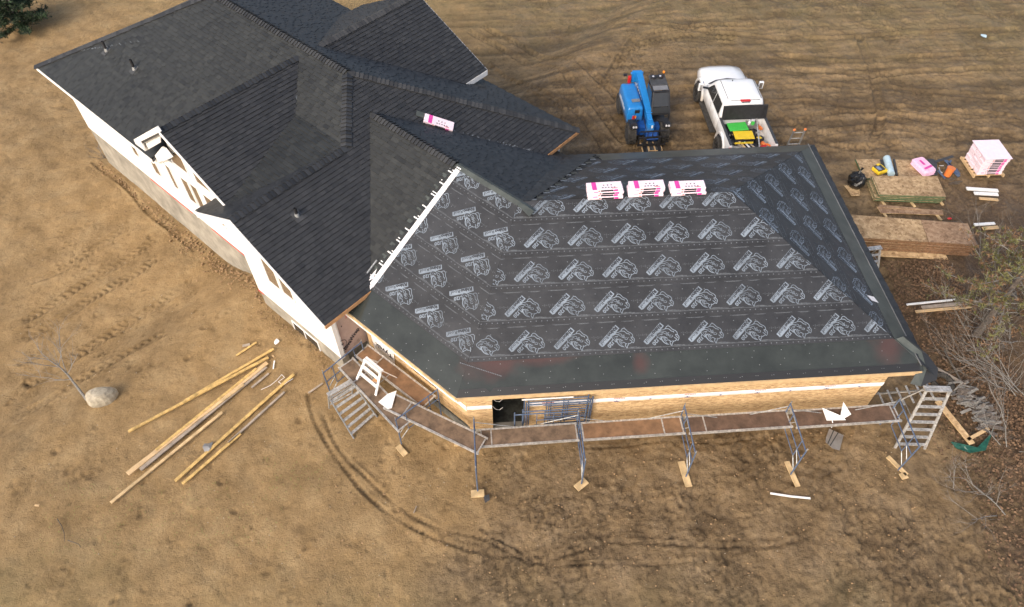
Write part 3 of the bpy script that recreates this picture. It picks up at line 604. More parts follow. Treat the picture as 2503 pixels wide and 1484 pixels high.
def felt(key, region, s_off, extra_skip=None, dens=1.0, cut=None):
    """courses of roofing felt, each a sheet with its print and cap nails"""
    f = F[key]; nails = MB(); r = random.Random(len(key)*7); te = [l-.12 for l in LAPS]
    a0 = min(p[0] for p in region); a1 = max(p[0] for p in region)
    for c in range(len(LAPS)):
        t0 = te[c]; t1 = t0+.982
        if c == 0: continue
        sh = clip(region, [(a0-1, t0), (a1+1, t0), (a1+1, t1+.03), (a0-1, t1+.03)])
        if len(sh) < 3 or abs(area(sh)) < .02: continue
        sh = ccw(sh); hh = lambda t: .020-.014*(t-t0)/1.02
        m = MB()
        # subdivided along the eave so the sheet can ripple
        n = max(2, int((a1-a0)/.25)); m2 = 4
        for i in range(n):
            for j in range(m2):
                A0 = a0+(a1-a0)*i/n; A1 = a0+(a1-a0)*(i+1)/n; T0 = t0+1.012*j/m2; T1 = t0+1.012*(j+1)/m2
                q = clip(sh, [(A0, T0), (A1, T0), (A1, T1), (A0, T1)])
                if len(q) > 2 and abs(area(q)) > 1e-5:
                    m.poly([f.P(x, y, hh(y)) for x, y in ccw(q)])
        # lower lip
        lo = [p for p in sh if abs(p[1]-t0) < 1e-4]
        if len(lo) >= 2:
            xa = min(p[0] for p in lo); xb = max(p[0] for p in lo); m.poly([f.P(xa, t0, .002), f.P(xb, t0, .002), f.P(xb, t0, hh(t0)), f.P(xa, t0, hh(t0))])
        sheet = m.build('roofing_felt', 'underlay', house)
        pm = MB()
        def add(q, mi, e):
            pm.poly([f.P(x, y, hh(y)+.003+e) for x, y in q], mi)
        lap = LAPS[c]; cs = .60; so_ = s_off(c)
        vis = ccw(clip(sh, [(a0-1, t0), (a1+1, t0), (a1+1, te[c]+.982), (a0-1, te[c]+.982)])) if True else sh
        if len(vis) < 3: continue
        kk0 = int((a0-so_)/1.252)-1; kk1 = int((a1-so_)/1.252)+2
        for kk in range(kk0, kk1):
            cx = so_+kk*1.252; cy = lap+.33
            if inside((cx, cy), vis, LR):
                for q, mi, e in (LOGO[:NHEAD] if key == 'front' and cx < 1.3 else LOGO): add([(x+cx, y+cy) for x, y in q], mi, e)
            elif inside((cx, cy), vis, -LR):
                for q, mi, e in (LOGO[:NHEAD] if key == 'front' and cx < 1.3 else LOGO):
                    w_ = [(x+cx, y+cy) for x, y in q]
                    if all(inside(p, vis, 0) for p in w_): add(w_, mi, e)
                    else:
                        g = clip(w_, vis)
                        if len(g) > 2 and abs(area(g)) > 1e-6: add(g, mi, e)
        def strip(xa, xb, y, h, mi=2):
            g = clip([(xa, y), (xb, y), (xb, y+h), (xa, y+h)], vis)
            if len(g) > 2 and abs(area(g)) > 1e-6: add(g, mi, 0)
        strip(a0, a1, lap, .008)
        x = a0+so_ % 1.252-1.252
        while x < a1:
            for dx, dy, ln in ((.1, .022, .55), (.15, .034, .35), (.75, .022, .33), (.2, .047, .2), (.8, -.135+.04, .0)): strip(x+dx, x+dx+ln, lap+dy, .0065)
            for dx, dy, ln in ((.05, .786, .34), (.12, .772, .22), (.62, .79, .52), (.68, .776, .4)): strip(x+dx, x+dx+ln, lap+dy, .0065)
            for i in range(14):
                xx = x+.42+i*.055; strip(xx, xx+.035, lap+.37, .006); 
                if i % 2: strip(xx, xx+.03, lap+.395, .005); strip(xx, xx+.03, lap+.345, .005)
            x += 1.252
        if pm.v: pm.build('printed_pattern', ['print_blue', 'print_dark', 'print_line'], sheet, stuff=True)
        def nail(x, y, rr=.017):
            if inside((x, y), vis, .03): nails.poly([f.P(x+rr*math.cos(a), y+rr*math.sin(a), hh(y)+.009) for a in [k*math.pi/3 for k in range(6)]])
        x = a0
        while x < a1: nail(x, lap-.062+r.uniform(-.006, .006)); x += .155+r.uniform(-.006, .006)
        for dy in (.30, .62):
            x = a0+r.uniform(0, .3)
            while x < a1: nail(x, lap+dy+r.uniform(-.02, .02), .014); x += .31
    if nails.v: nails.build('cap_nails', 'print_line', house, stuff=True)
felt('front', F['front'].poly(POLY['front']), lambda c: {1: 2.13, 2: 2.08, 3: 2.40, 4: 2.74, 5: 2.98}.get(c, 0))
regW = clip(F['wing'].poly(POLY['wing']), [(WL+.08, 0), (3, 0), (3, 7), (WL+.08, 7)]); felt('wing', ccw(regW), lambda c: {1: -2.05+.02, 2: -2.72, 3: -3.07, 4: -2.97-1.252, 5: -3.79+.0}.get(c, 0))
regR = clip(F['right'].poly(POLY['right']), [(0, .62), (12, .62), (12, 8), (0, 8)]); felt('right', ccw(regR), lambda c: {1: 6.33, 2: 6.06, 3: 5.05, 4: 5.59, 5: 5.2}.get(c, 0))
regB = clip(F['back'].poly(POLY['back']), [(0, .7), (low_st[0]-1.2, .7), (bend_st[0]-.38, bend_st[1]), (0, 9)]); felt('back', ccw(regB), lambda c: {1: L_-5.78, 2: L_-4.94, 3: L_-5.01, 4: L_-5.5, 5: L_-5.6}.get(c, 0))
# eave membrane and starter strips
def sheet(key, win, h, matn, name, region=None, skirt=.0):
    f = F[key]; reg = region or f.poly(POLY[key]); q = clip(reg, ccw(win)); q = ccw(q); m = MB(); m.prism([f.P(x, y, h-.004) for x, y in q], f.N*.006); return m.build(name, matn, house)
sheet('front', [(.0, .0), (13, 0), (13, .99), (.0, .99)], .006, 'membrane', 'eave_membrane')
sheet('wing', [(-4.7, .0), (1, 0), (1, 1.02), (-4.7, 1.02)], .006, 'membrane', 'eave_membrane')
sheet('front', [(.0, -.0), (12.9, 0), (12.9, .22), (.0, .22)], .012, 'shingle', 'starter_strip')
# loose triangle of membrane lapping over the bend
fw_ = F['front']; m = MB(); m.prism([fw_.P(*p, .012) for p in ((.10, .97), (1.28, .54), (.92, .10), (.30, .72))], fw_.N*.005); m.build('membrane_lap', 'membrane', house)
m = MB()
for k in range(24): m.poly([fw_.P(.14+k*.047, .965-k*.0182, .0185), fw_.P(.14+k*.047+.03, .965-k*.0182-.012, .0185), fw_.P(.14+k*.047+.03, .93-k*.0182, .0185), fw_.P(.14+k*.047, .942-k*.0182, .0185)])
m.build('silver_edge_dots', 'print_line', house, stuff=True)
r = random.Random(3); m = MB()
def stud(f, x, y, h=.016, s=.008): m.poly([f.P(x-s, y-s, h), f.P(x+s, y-s, h), f.P(x+s, y+s, h), f.P(x-s, y+s, h)])
for i in range(17):
    for rr_ in range(3):
        x = .4+i*.72+r.uniform(-.12, .12); y = .38+rr_*.24+r.uniform(-.05, .05); stud(fw_, x, y)
for i in range(28): stud(fw_, .25+i*.445, .13+r.uniform(-.02, .02), .022, .008); stud(fw_, .31+i*.445, .135, .022, .008)
for i in range(9):
    for rr_ in range(3): stud(F['wing'], -4.3+i*.5+r.uniform(-.08, .08), .1+rr_*.26+r.uniform(-.05, .05))
m.build('staples', 'galvanised', house, stuff=True)
# right eave: grey membrane, light drip edge, starter shingles
sheet('right', [(.0, .30), (9.9, .30), (9.9, .92), (.0, .92)], .010, 'membrane_grey', 'eave_membrane')
m = MB(); fr = F['right']; m.prism([fr.P(.1, .27, .014), fr.P(9.7, .27, .014), fr.P(9.7, .31, .014), fr.P(.1, .31, .014)], fr.N*.012); m.build('drip_edge', 'sheet_metal', house)
q = ccw([(-.15, -.06), (9.85, -.06), (9.5, .28), (.2, .28)]); shingles('right', q, 'shingle', 55, 'starter_shingles', .01, tlo=-.06)
sheet('back', [(.0, .0), (low_st[0]-1.1, .0), (low_st[0]-1.2, .92), (.0, .92)], .010, 'membrane_grey', 'eave_membrane')
# draped corner flap at the front right corner
m = MB(); fr = F['front']
rows = [[at(2190, 828, 3.32), at(2236, 868, 3.0), at(2243, 905, 2.86), at(2225, 938, 2.66)], [at(2206, 824, 3.34), at(2252, 862, 3.02), at(2264, 905, 2.86), at(2250, 946, 2.66)], [at(2216, 822, 3.3), at(2268, 868, 2.98), at(2293, 902, 2.82), at(2290, 928, 2.70)]]
rows = [[p+Vector((0, 0, .03 if i == 1 else 0)) for p in r_] for i, r_ in enumerate(rows)]
for i in range(2):
    for j in range(3): m.poly([rows[i][j], rows[i+1][j], rows[i+1][j+1], rows[i][j+1]], 1 if i == 0 else 0, .4)
fl = m.build('corner_flap', ['shingle', 'membrane_grey'], house, smooth=False); so_ = fl.modifiers.new('s', 'SOLIDIFY'); so_.thickness = .012
# grey-green roll strip on the wing ridge and the white striped membrane up the slope
m = MB(); fW = F['wing']; fWB = F['wingback']
def ridge_strip(A, B, w, h):
    d = (B-A).normalized(); s1 = fW.N.cross(d); s1 = -s1 if s1.z > 0 else s1; s2 = fWB.N.cross(d); s2 = -s2 if s2.z > 0 else s2
    m.poly([A+Z*h, B+Z*h, B+s1*w+fW.N*h, A+s1*w+fW.N*h]); m.poly([A+Z*h, A+s2*w+fWB.N*h, B+s2*w+fWB.N*h, B+Z*h])
RA = fW.P(*fW.st(H(-4.5, W_/2))); RBp = fW.P(*fW.st(H(-2.0, W_/2))); ridge_strip(RA, RBp, .13, .035)
e = RBp+U*.55; m.poly([RBp+Z*.035, e+Z*.0+V*.0, e-V*.22-Z*.06, RBp-V*.13+Z*.0]); m.poly([RBp+Z*.035, RBp+V*.12, e+V*.1-Z*.05, e])
m.build('ridge_roll', 'membrane_grey', house)
m = MB(); r = random.Random(2); n = 24
for k in range(n):
    t0 = 1.02+k*(5.45-1.02)/n; t1 = 1.02+(k+1)*(5.45-1.02)/n
    m.poly([fW.P(WL-.02, t0, .034), fW.P(WL+.15, t0, .034), fW.P(WL+.15, t1, .034), fW.P(WL-.02, t1, .034)], 0)
    m.poly([fW.P(WL, t0+.03, .037), fW.P(WL+.13, t0+.06, .037), fW.P(WL+.13, t0+.072, .037), fW.P(WL, t0+.042, .037)], 1)
m.poly([fW.P(WL+.15, 1.02, .012), fW.P(WL+.15, 5.45, .012), fW.P(WL+.15, 5.45, .034), fW.P(WL+.15, 1.02, .034)], 0)
m.poly([fW.P(WL-.02, 1.06, .036), fW.P(WL+.12, 1.06, .036), fW.P(WL+.16, .66, .03), fW.P(WL+.02, .60, .03), fW.P(WL-.1, .75, .03)], 0)
m.poly([fW.P(WL-.16, 1.0, .05), fW.P(WL-.02, 1.25, .04), fW.P(WL-.12, 1.55, .05)], 0)
m.build('white_membrane_strip', ['white_wrap', 'print_line'], house)
# step flashing pieces at the foot of the valley
m = MB(); m.prism([fW.P(-4.72, 1.05, .05), fW.P(-4.68, 1.05, .05), fW.P(-4.68, 1.75, .05), fW.P(-4.72, 1.75, .05)], fW.N*.05); m.build('flashing', 'galvanised', house)
q_ = [F['right'].P(*F['right'].st(at(px, py, z_)), .04) for px, py, z_ in ((2118, 722, 3.5), (2136, 724, 3.4), (2146, 742, 3.3), (2128, 738, 3.4))]
m = MB(); m.poly(q_); m.build('felt_patch', 'white_wrap', house)
# plumbing vents
def vent(f, st, hgt=.34):
    P = f.P(*st); m = MB(); q = [f.P(st[0]-.14, st[1]-.2, .03), f.P(st[0]+.14, st[1]-.2, .03), f.P(st[0]+.14, st[1]+.16, .03), f.P(st[0]-.14, st[1]+.16, .03)]; m.prism(q, f.N*.006); b = m.build('vent_flashing', 'dark_grey', house)
    m = MB(); m.tube(P, P+Z*.12, .085, 12, 0, .06); m.build('vent_boot', 'galvanised', b)
    m = MB(); k = 12; r1, r2_ = .05, .04
    m.tube(P+Z*.05, P+Z*hgt, r1, k, 0, cap=False); m.tube(P+Z*hgt, P+Z*(hgt-.2), r2_, k, 0, cap=False)
    for i in range(k):
        a = 2*math.pi*i/k; c = 2*math.pi*(i+1)/k; g = lambda an, q_: P+Z*hgt+Vector((math.cos(an)*q_, math.sin(an)*q_, 0)); m.poly([g(a, r1), g(c, r1), g(c, r2_), g(a, r2_)])
    m.build('vent_pipe', 'black_plastic', b)
vent(F['p1'], sp('p1', -20.15, 1.68), .42); vent(F['p1'], sp('p1', -18.2, 1.72), .42); vent(F['p2'], sp('p2', -7.05, .66), .33)
# ------------------------------------------------------------------ walls
def panel(name, pts, d, matn, parent=house, **k): m = MB(); m.prism(pts, d); return m.build(name, matn, parent, **k)
def uvz(a, b, z): return H(a, b, z)
# concrete foundation of the long side, white walls above
panel('foundation_wall', [uvz(-21.7, .13, -1.9), uvz(-8.9, .13, -1.9), uvz(-8.9, .13, .80), uvz(-21.7, .13, .80)], V*.25, 'concrete')
panel('foundation_wall', [uvz(-9.05, -.5, -1.6), uvz(-4.75, -.5, -1.6), uvz(-4.75, -.5, .80), uvz(-9.05, -.5, .80)], V*.25, 'concrete')
panel('foundation_wall', [uvz(-9.05, -.25, -1.6), uvz(-9.05, .4, -1.6), uvz(-9.05, .4, .8), uvz(-9.05, -.25, .8)], U*.2, 'concrete')
panel('foundation_wall', [uvz(-21.7, .4, -1.9), uvz(-21.7, 10.4, -1.9), uvz(-21.7, 10.4, .8), uvz(-21.7, .4, .8)], U*.25, 'concrete')
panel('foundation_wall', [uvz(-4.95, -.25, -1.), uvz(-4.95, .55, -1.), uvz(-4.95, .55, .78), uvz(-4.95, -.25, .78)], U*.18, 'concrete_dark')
# white wall under the long eave and the first gable, window openings framed on it
g1z = lambda u_: (h1-pM*(u_-u1) if u_ > u1 else h1-.7*(u1-u_))-.16
panel('white_wall', [uvz(-21.7, .10, .80), uvz(-13.4, .10, .80), uvz(-13.4, .10, 3.30), uvz(-21.7, .10, 3.30)], V*.2, 'white_siding')
panel('white_wall', [uvz(-13.4, .10, .80), uvz(-9.05, .10, .80), uvz(-9.05, .10, g1z(-9.05)), uvz(u1, .10, g1z(u1)), uvz(-13.4, .10, g1z(-13.4))], V*.2, 'white_siding')
panel('white_wall', [uvz(-9.05, -.53, .80), uvz(-4.75, -.53, .80), uvz(-4.75, -.53, HE+pM*.45-.12), uvz(uB, -.53, hB-.13), uvz(-9.05, -.53, hB-.13-pM*1.08)], V*.2, 'white_siding')
panel('white_wall', [uvz(-9.05, -.33, .8), uvz(-9.05, .1, .8), uvz(-9.05, .1, 4.4), uvz(-9.05, -.33, 4.3)], U*.12, 'white_siding')
panel('white_wall', [uvz(-21.7, .3, .8), uvz(-21.7, 10.4, .8), uvz(-21.7, 10.4, 3.3), uvz(-21.7, .3, 3.3)], U*.2, 'white_siding')
panel('white_wall', [uvz(-21.5, 10.2, -.2), uvz(-4.75, 10.2, -.2), uvz(-4.75, 10.2, 3.5), uvz(-21.5, 10.2, 3.5)], V*.2, 'white_siding')
panel('wrapped_wall', [uvz(-4.75, -.33, .80), uvz(-4.75, .56, .62), uvz(-4.75, .56, 3.3), uvz(-4.75, -.33, 3.3)], -U*.1, 'house_wrap')
panel('wrapped_wall', [uvz(-4.75, .56, .2), uvz(-4.75, 10.2, .2), uvz(-4.75, 10.2, 3.3), uvz(-4.75, .56, 3.3)], -U*.1, 'house_wrap')
panel('corner_trim', [uvz(-4.75, -.55, .78), uvz(-4.68, -.55, .78), uvz(-4.68, -.40, .78), uvz(-4.75, -.40, .78)], Z*2.5, 'white_trim')
for a, b, vv in ((-16.9, -14.0, .09), (-12.75, -9.75, .09)): panel('base_flashing', [uvz(a if vv > 0 else a, vv, .77), uvz(b, vv, .77), uvz(b, vv, .805), uvz(a, vv, .805)], -V*.02, 'red_line')
panel('base_flashing', [uvz(-9.05, -.54, .77), uvz(-8.75, -.54, .77), uvz(-8.75, -.54, .805), uvz(-9.05, -.54, .805)], -V*.02, 'red_line')
panel('eave_soffit', [uvz(-23, -.22, 3.16), uvz(-14.48, -.22, 3.16), uvz(-14.48, .12, 3.28), uvz(-23, .12, 3.28)], Z*.02, 'white_trim')
# fascias and rakes
def board(A, B, h, th, matn, name='fascia_board', out=None, lower=0.0):
    A = Vector(A); B = Vector(B); d = (B-A).normalized(); o = Vector(out); m = MB(); m.prism([A-Z*lower, B-Z*lower, B-Z*(h+lower), A-Z*(h+lower)], o*th); return m.build(name, matn, house)
f = F['p1']; board(pt(-23, -.244, f), pt(-14.48, -.244, f), .17, .022, 'white_trim', out=-V, lower=-.01)
board(pt(u1, vg, F['g1r']), pt(uQ, vg, F['g1r']), .15, .03, 'white_trim', 'rake_board', -V)
board(pt(uB, vK, F['p2']), pt(UE, vK, F['p2']), .15, .03, 'white_trim', 'rake_board', -V)
board(pt(-10.41, vK, F['g2l']), pt(uB, vK, F['g2l']), .24, .03, 'white_trim', 'rake_board', -V)
board(pt(-8.6, 9.5, F['g3r']), pt(-8.6, 10.65, F['g3r']), .2, .03, 'white_trim', out=U)
board(pt(-12.15, 10.65, F['g3r']), pt(-8.6, 10.65, F['g3r']), .15, .03, 'white_trim', 'rake_board', V)
board(pt(UE, vK, F['p2']), pt(UE, .95, F['p2']), .13, .03, 'orange_fascia', out=U); board(pt(UE, 8.9, F['p2']), pt(UE, vC, F['p2']), .13, .03, 'orange_fascia', out=U)
board((0, 0, hE), (12.95, 0, hE), .14, .035, 'fresh_wood', out=(0, -1, 0), lower=.0); board(H(-4.72, 0, hE), (0, 0, hE), .10, .035, 'pale_wood', out=-V)
board(H(-4.7, -.04, hE-.1), H(-.02, -.04, hE-.1), .05, .02, 'white_trim', out=-V)
board((L_, 0, hE), (L_, W_, hE), .14, .03, 'dark_grey', out=(1, 0, 0)); board((L_, W_, hE), (BB.x, BB.y, hE), .14, .03, 'dark_grey', out=(0, 1, 0))
# boxed overhang on the left of the first gable (white frame, soffit boards, cheek)
S1 = lambda cx, cy: ((200+cx/3.71)*.77063, (280+cy/3.71)*.77051)
def onv(p, vv): d = ray(*p); t = (vv-CAMP.dot(V))/d.dot(V); return CAMP+d*t
def vq(pts, vv, th, matn, name): m = MB(); m.prism([onv(S1(*c), vv) for c in pts], V*th); return m.build(name, matn, house)
vq([(832, 605), (1105, 450), (1148, 512), (918, 627), (972, 742), (855, 655)], -.42, .05, 'white_trim', 'gable_return')
for i in range(5):
    k0, k1 = i/5, (i+1)/5-.03; a = (918, 627); b = (1146, 512); c = (1148, 640); d = (972, 742)
    lp = lambda p, q, k: (p[0]+(q[0]-p[0])*k, p[1]+(q[1]-p[1])*k)
    vq([lp(a, d, k0), lp(b, c, k0), lp(b, c, k1), lp(a, d, k1)], -.30, .02, 'white_siding', 'soffit_board')
vq([(918, 627), (1146, 512), (1148, 640), (972, 742)], -.27, .02, 'white_trim', 'soffit_panel')
vq([(1165, 690), (1205, 712), (1285, 815), (1205, 850), (1060, 888), (1032, 852)], -.10, .05, 'white_trim', 'gable_cheek')
# windows
def window(pts, vv, name='window', glass='glass_sand_reflection', fw=.05, mull=None):
    C0 = sum((Vector((a, b, 0)) for a, b in pts), Vector())/len(pts); n = len(pts); m = MB()
    inn = []
    for a, b in pts:
        d = Vector((C0.x-a, C0.y-b)); inn.append((a+math.copysign(min(fw, abs(d.x)*.5), d.x), b+math.copysign(min(fw, abs(d.y)*.5), d.y)))
    for k in range(n):
        q = [pts[k], pts[(k+1) % n], inn[(k+1) % n], inn[k]]; m.prism([uvz(a, vv, b) for a, b in q], -V*.03)
    w = m.build(name, 'white_trim', house); m = MB(); m.prism([uvz(a, vv-.006, b) for a, b in inn], -V*.008); m.build('pane', glass, w)
    if mull is not None: m = MB(); z0 = min(b for a, b in inn); z1 = max(b for a, b in inn); m.box(uvz(mull, vv-.02, (z0+z1)/2), (.04, .02, z1-z0), Matrix((U, V, Z)).transposed()); m.build('mullion', 'white_trim', w)
    return w
for a, b, z0, z1 in ((-17.25, -16.83, 1.79, 2.7), (-15.88, -15.38, 1.66, 2.62), (-14.52, -14.16, 1.75, 2.95), (-13.55, -13.03, 1.73, 2.93), (-12.93, -12.42, 1.73, 3.0), (-12.14, -11.30, 1.75, 2.98)):
    window([(a, z0), (b, z0), (b, z1), (a, z1)], .095)
window([(-13.57, 3.46), (-12.56, 3.46), (-12.56, 4.42), (-12.76, 4.42), (-13.57, 3.80)], .095); window([(-12.16, 3.40), (-11.2, 3.40), (-11.2, 3.75), (-12.16, 4.25)], .095)
window([(-10.7, 3.2), (-9.6, 3.2), (-9.6, 3.72), (-10.1, 3.65)], .095)
window([(-7.87, 2.15), (-7.2, 2.15), (-7.2, 3.4), (-7.87, 3.4)], -.535); window([(-7.12, 2.18), (-6.5, 2.18), (-6.5, 3.2), (-7.12, 3.2)], -.535)
window([(-7.40, -.22), (-6.0, -.22), (-6.0, .48), (-7.40, .48)], -.505, glass='glass_dark', mull=-6.75)
# writing on the pink house wrap
def textmesh(txt, size, O, X_, Y_, matn, parent, bold=0, sx=1, name='lettering'):
    g, w = glyphs(txt, size, bold); m = MB(); X_ = Vector(X_); Y_ = Vector(Y_); N_ = X_.cross(Y_); O = Vector(O)
    for t in g: m.poly([O+X_*(p[0]*sx)+Y_*p[1]+N_*.004 for p in ccw(t)])
    return m.build(name, matn, parent, stuff=False)
wr = [o for o in house.children if o.name.startswith('wrapped_wall')][0]
textmesh('NovaWrap', .25, H(-4.745, -.36, .92), (V+Z*.72).normalized(), (Z-V*.72).normalized(), 'ink_black', wr, .008, .80)
textmesh('Jai', .2, H(-4.745, .02, 2.38), V, Z, 'ink_red', wr, .004); textmesh('s', .12, H(-4.745, -.22, 2.12), V, Z, 'ink_black', wr, .004)
m = MB(); c0 = H(-4.742, -.34, 1.34); ring = [c0+(V*math.cos(a)*.16+Z*math.sin(a)*.2) for a in [k*math.pi/12 for k in range(24)]]
for k in range(24): m.tube(ring[k], ring[(k+1) % 24], .009, 4, cap=False)
m.build('printed_ring', 'ink_black', wr); textmesh('ek', .13, H(-4.745, -.40, 1.29), (V+Z*.5).normalized(), (Z-V*.5).normalized(), 'ink_black', wr, .004)
for k, z_ in enumerate((.98, 1.06)): textmesh('R15 CCMC', .05, H(-4.745, .05, z_-.1), (V+Z*.2).normalized(), (Z-V*.2).normalized(), 'ink_black', wr)
# ------------------------------------------------------------------ garage and wing walls
def osbwall(A, B, z0, z1, nrm, seed, holes=(), parent=house, sw=2.44):
    A = Vector(A); B = Vector(B); L = (B-A).length; d = (B-A)/L; nrm = Vector(nrm); r = random.Random(seed)
    rows = [(z0, 1.22+z0-.02), (1.22+z0-.017, z1)] if z1-z0 > 1.3 else [(z0, z1)]
    for ri, (a0, a1) in enumerate(rows):
        x = -1.22 if ri else 0
        while x < L:
            p0, p1 = max(x, 0), min(x+sw-.004, L); segs = [(p0, p1, a0, a1)]
            for hx0, hx1, hz0, hz1 in holes:
                ns = []
                for s0, s1, t0, t1 in segs:
                    if hx1 <= s0 or hx0 >= s1 or hz1 <= t0 or hz0 >= t1: ns.append((s0, s1, t0, t1)); continue
                    if hx0 > s0: ns.append((s0, hx0, t0, t1))
                    if hx1 < s1: ns.append((hx1, s1, t0, t1))
                    m0, m1 = max(s0, hx0), min(s1, hx1)
                    if hz0 > t0: ns.append((m0, m1, t0, hz0))
                    if hz1 < t1: ns.append((m0, m1, hz1, t1))
                segs = ns
            for s0, s1, t0, t1 in segs:
                if s1-s0 < .02 or t1-t0 < .02: continue
                q = [A+d*s0+Z*t0, A+d*s1+Z*t0, A+d*s1+Z*t1, A+d*s0+Z*t1]; m = MB(); off = nrm*r.uniform(0, .003); m.prism([p+off for p in q], -nrm*.012); m.build('sheathing_panel', 'osb', parent)
            x += sw
ov = .54; wc = Vector((ov*t2, ov, 0)); XR = L_-.50
osbwall(wc, (XR, ov, 0), .16, 2.82, (0, -1, 0), 1, [(.97-wc.x, 1.93-wc.x, .0, 1.98)])
osbwall(H(-4.65, ov), wc, .40, 2.82, -V, 2, [(2.05, 3.15, 1.12, 1.46)])
osbwall((XR, ov, 0), (XR, W_-ov, 0), .16, 2.82, (1, 0, 0), 3)
osbwall(Vector((BB.x-.2, W_-ov, 0)), (XR, W_-ov, 0), .16, 2.82, (0, 1, 0), 4); osbwall(H(-4.65, W_-ov), Vector((BB.x-.2, W_-ov, 0)), .16, 2.82, V, 5)
panel('stud_backing', [wc+Vector((0, .05, .1)), wc+Vector((.72, .05, .1)), wc+Vector((.72, .05, 2.8)), wc+Vector((0, .05, 2.8))], (0, .09, 0), 'pale_wood')
m = MB(); m.prism([(wc.x+.02, ov-.02, -.6), (.97, ov-.02, -.6), (.97, ov-.02, .155), (wc.x+.02, ov-.02, .155)], (0, .2, 0)); m.prism([(1.93, ov-.02, -.6), (XR+.02, ov-.02, -.6), (XR+.02, ov-.02, .155), (1.93, ov-.02, .155)], (0, .2, 0)); m.prism([(.97, ov, -.6), (1.93, ov, -.6), (1.93, ov, .11), (.97, ov, .11)], (0, .2, 0)); m.build('foundation_wall', 'concrete', house)
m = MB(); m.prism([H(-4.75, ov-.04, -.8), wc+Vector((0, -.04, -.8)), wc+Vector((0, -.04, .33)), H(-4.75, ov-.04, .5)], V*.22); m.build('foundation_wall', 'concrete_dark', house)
m = MB(); m.prism([(XR, ov, -.6), (XR, W_-ov, -.6), (XR, W_-ov, .155), (XR, ov, .155)], (-.2, 0, 0)); m.build('foundation_wall', 'concrete', house)
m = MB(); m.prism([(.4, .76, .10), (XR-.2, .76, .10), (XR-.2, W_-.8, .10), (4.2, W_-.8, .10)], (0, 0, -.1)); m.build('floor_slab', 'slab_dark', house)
panel('soffit_panel', [Vector((.02, .0, 2.74)), Vector((XR, 0, 2.74)), Vector((XR, .53, 2.80)), Vector((.2, .53, 2.80))], Z*.01, 'pale_wood')
# seam tape of white house wrap, wrinkled, with print
def wrapband(A, B, z0, z1, nrm, seed, name='wrap_band', amp=.012):
    A = Vector(A); B = Vector(B); L = (B-A).length; d = (B-A)/L; nrm = Vector(nrm); m = MB(); n = max(2, int(L/.3)); r = random.Random(seed); pr = None
    for k in range(n+1):
        o = nrm*(.012+r.uniform(0, amp)); j = r.uniform(-.012, .012); P = A+d*(L*k/n); cur = (P+o+Z*(z0+j), P+o*1.6+Z*((z0+z1)/2), P+o+Z*(z1+j*.6))
        if pr: m.poly([pr[0], cur[0], cur[1], pr[1]]); m.poly([pr[1], cur[1], cur[2], pr[2]])
        pr = cur
    b = m.build(name, 'white_wrap', house)
    s_ = b.modifiers.new('s', 'SOLIDIFY'); s_.thickness = .004
    m = MB(); x = .5; i = 0
    while x < L-.3:
        q = A+d*x+nrm*.034
        if i % 2 == 0:
            m.prism([q+Z*(z0+.02), q+d*.16+Z*(z0+.02), q+d*.16+Z*(z0+.045), q+Z*(z0+.045)], nrm*.002, 0); m.prism([q+d*.06+Z*(z0+.05), q+d*.10+Z*(z0+.05), q+d*.10+Z*(z0+.075), q+d*.06+Z*(z0+.075)], nrm*.002, 0)
            for e in range(7): m.prism([q+d*(-.02+e*.05)+Z*(z1-.035), q+d*(.012+e*.05)+Z*(z1-.035), q+d*(.012+e*.05)+Z*(z1-.005), q+d*(-.02+e*.05)+Z*(z1-.005)], nrm*.002, 1)
        else: m.prism([q+Z*(z0+.03), q+d*.06+Z*(z0+.03), q+d*.06+Z*(z0+.07), q+Z*(z0+.07)], nrm*.002, 0)
        x += 1.05; i += 1
    m.build('band_print', ['ink_blue', 'ink_red'], b, stuff=True)
wrapband((1.95, ov, 0), (XR, ov, 0), 1.33, 1.53, (0, -1, 0), 1); wrapband(wc, (.96, ov, 0), 1.33, 1.53, (0, -1, 0), 2); wrapband(H(-1.5, ov), wc, 1.27, 1.52, -V, 3)
m = MB(); w_ = [H(-4.42, ov-.03, 1.66), H(-4.35, ov-.03, .40), H(-3.42, ov-.03, .38), H(-3.33, ov-.03, 1.45), H(-2.7, ov-.03, 1.62)]; m.prism(w_, V*.006); tv = m.build('wrap_sheet', 'white_wrap', house)
textmesh('Tyvek', .34, H(-3.43, ov-.034, 1.08), -U, -Z, 'ink_black', tv, .006, .95); textmesh('HomeWrap', .13, H(-3.5, ov-.034, 1.42), -U, -Z, 'ink_black', tv, .002, .9)
for k in range(5): textmesh('DuPont', .035, H(-3.45+.0*k, ov-.034, .62-.05*k+.0), -U, -Z, 'ink_red', tv, 0)
# header pocket seen through the hole in the wing wall
panel('wall_pocket', [H(-2.65, ov+.12, 1.0), H(-1.35, ov+.12, 1.0), H(-1.35, ov+.12, 1.6), H(-2.65, ov+.12, 1.6)], V*.02, 'osb')
for z_, x_ in ((1.86, 1.02), (1.40, 1.02)):
    m = MB(); P = [Vector((x_-.04, ov-.01, z_+.05)), Vector((x_+.05, ov-.05, z_-.06)), Vector((x_+.16, ov-.06, z_-.09)), Vector((x_+.26, ov-.03, z_+.0))]; m.path(P, .008, 5); m.build('loose_cable', 'aluminium', house)
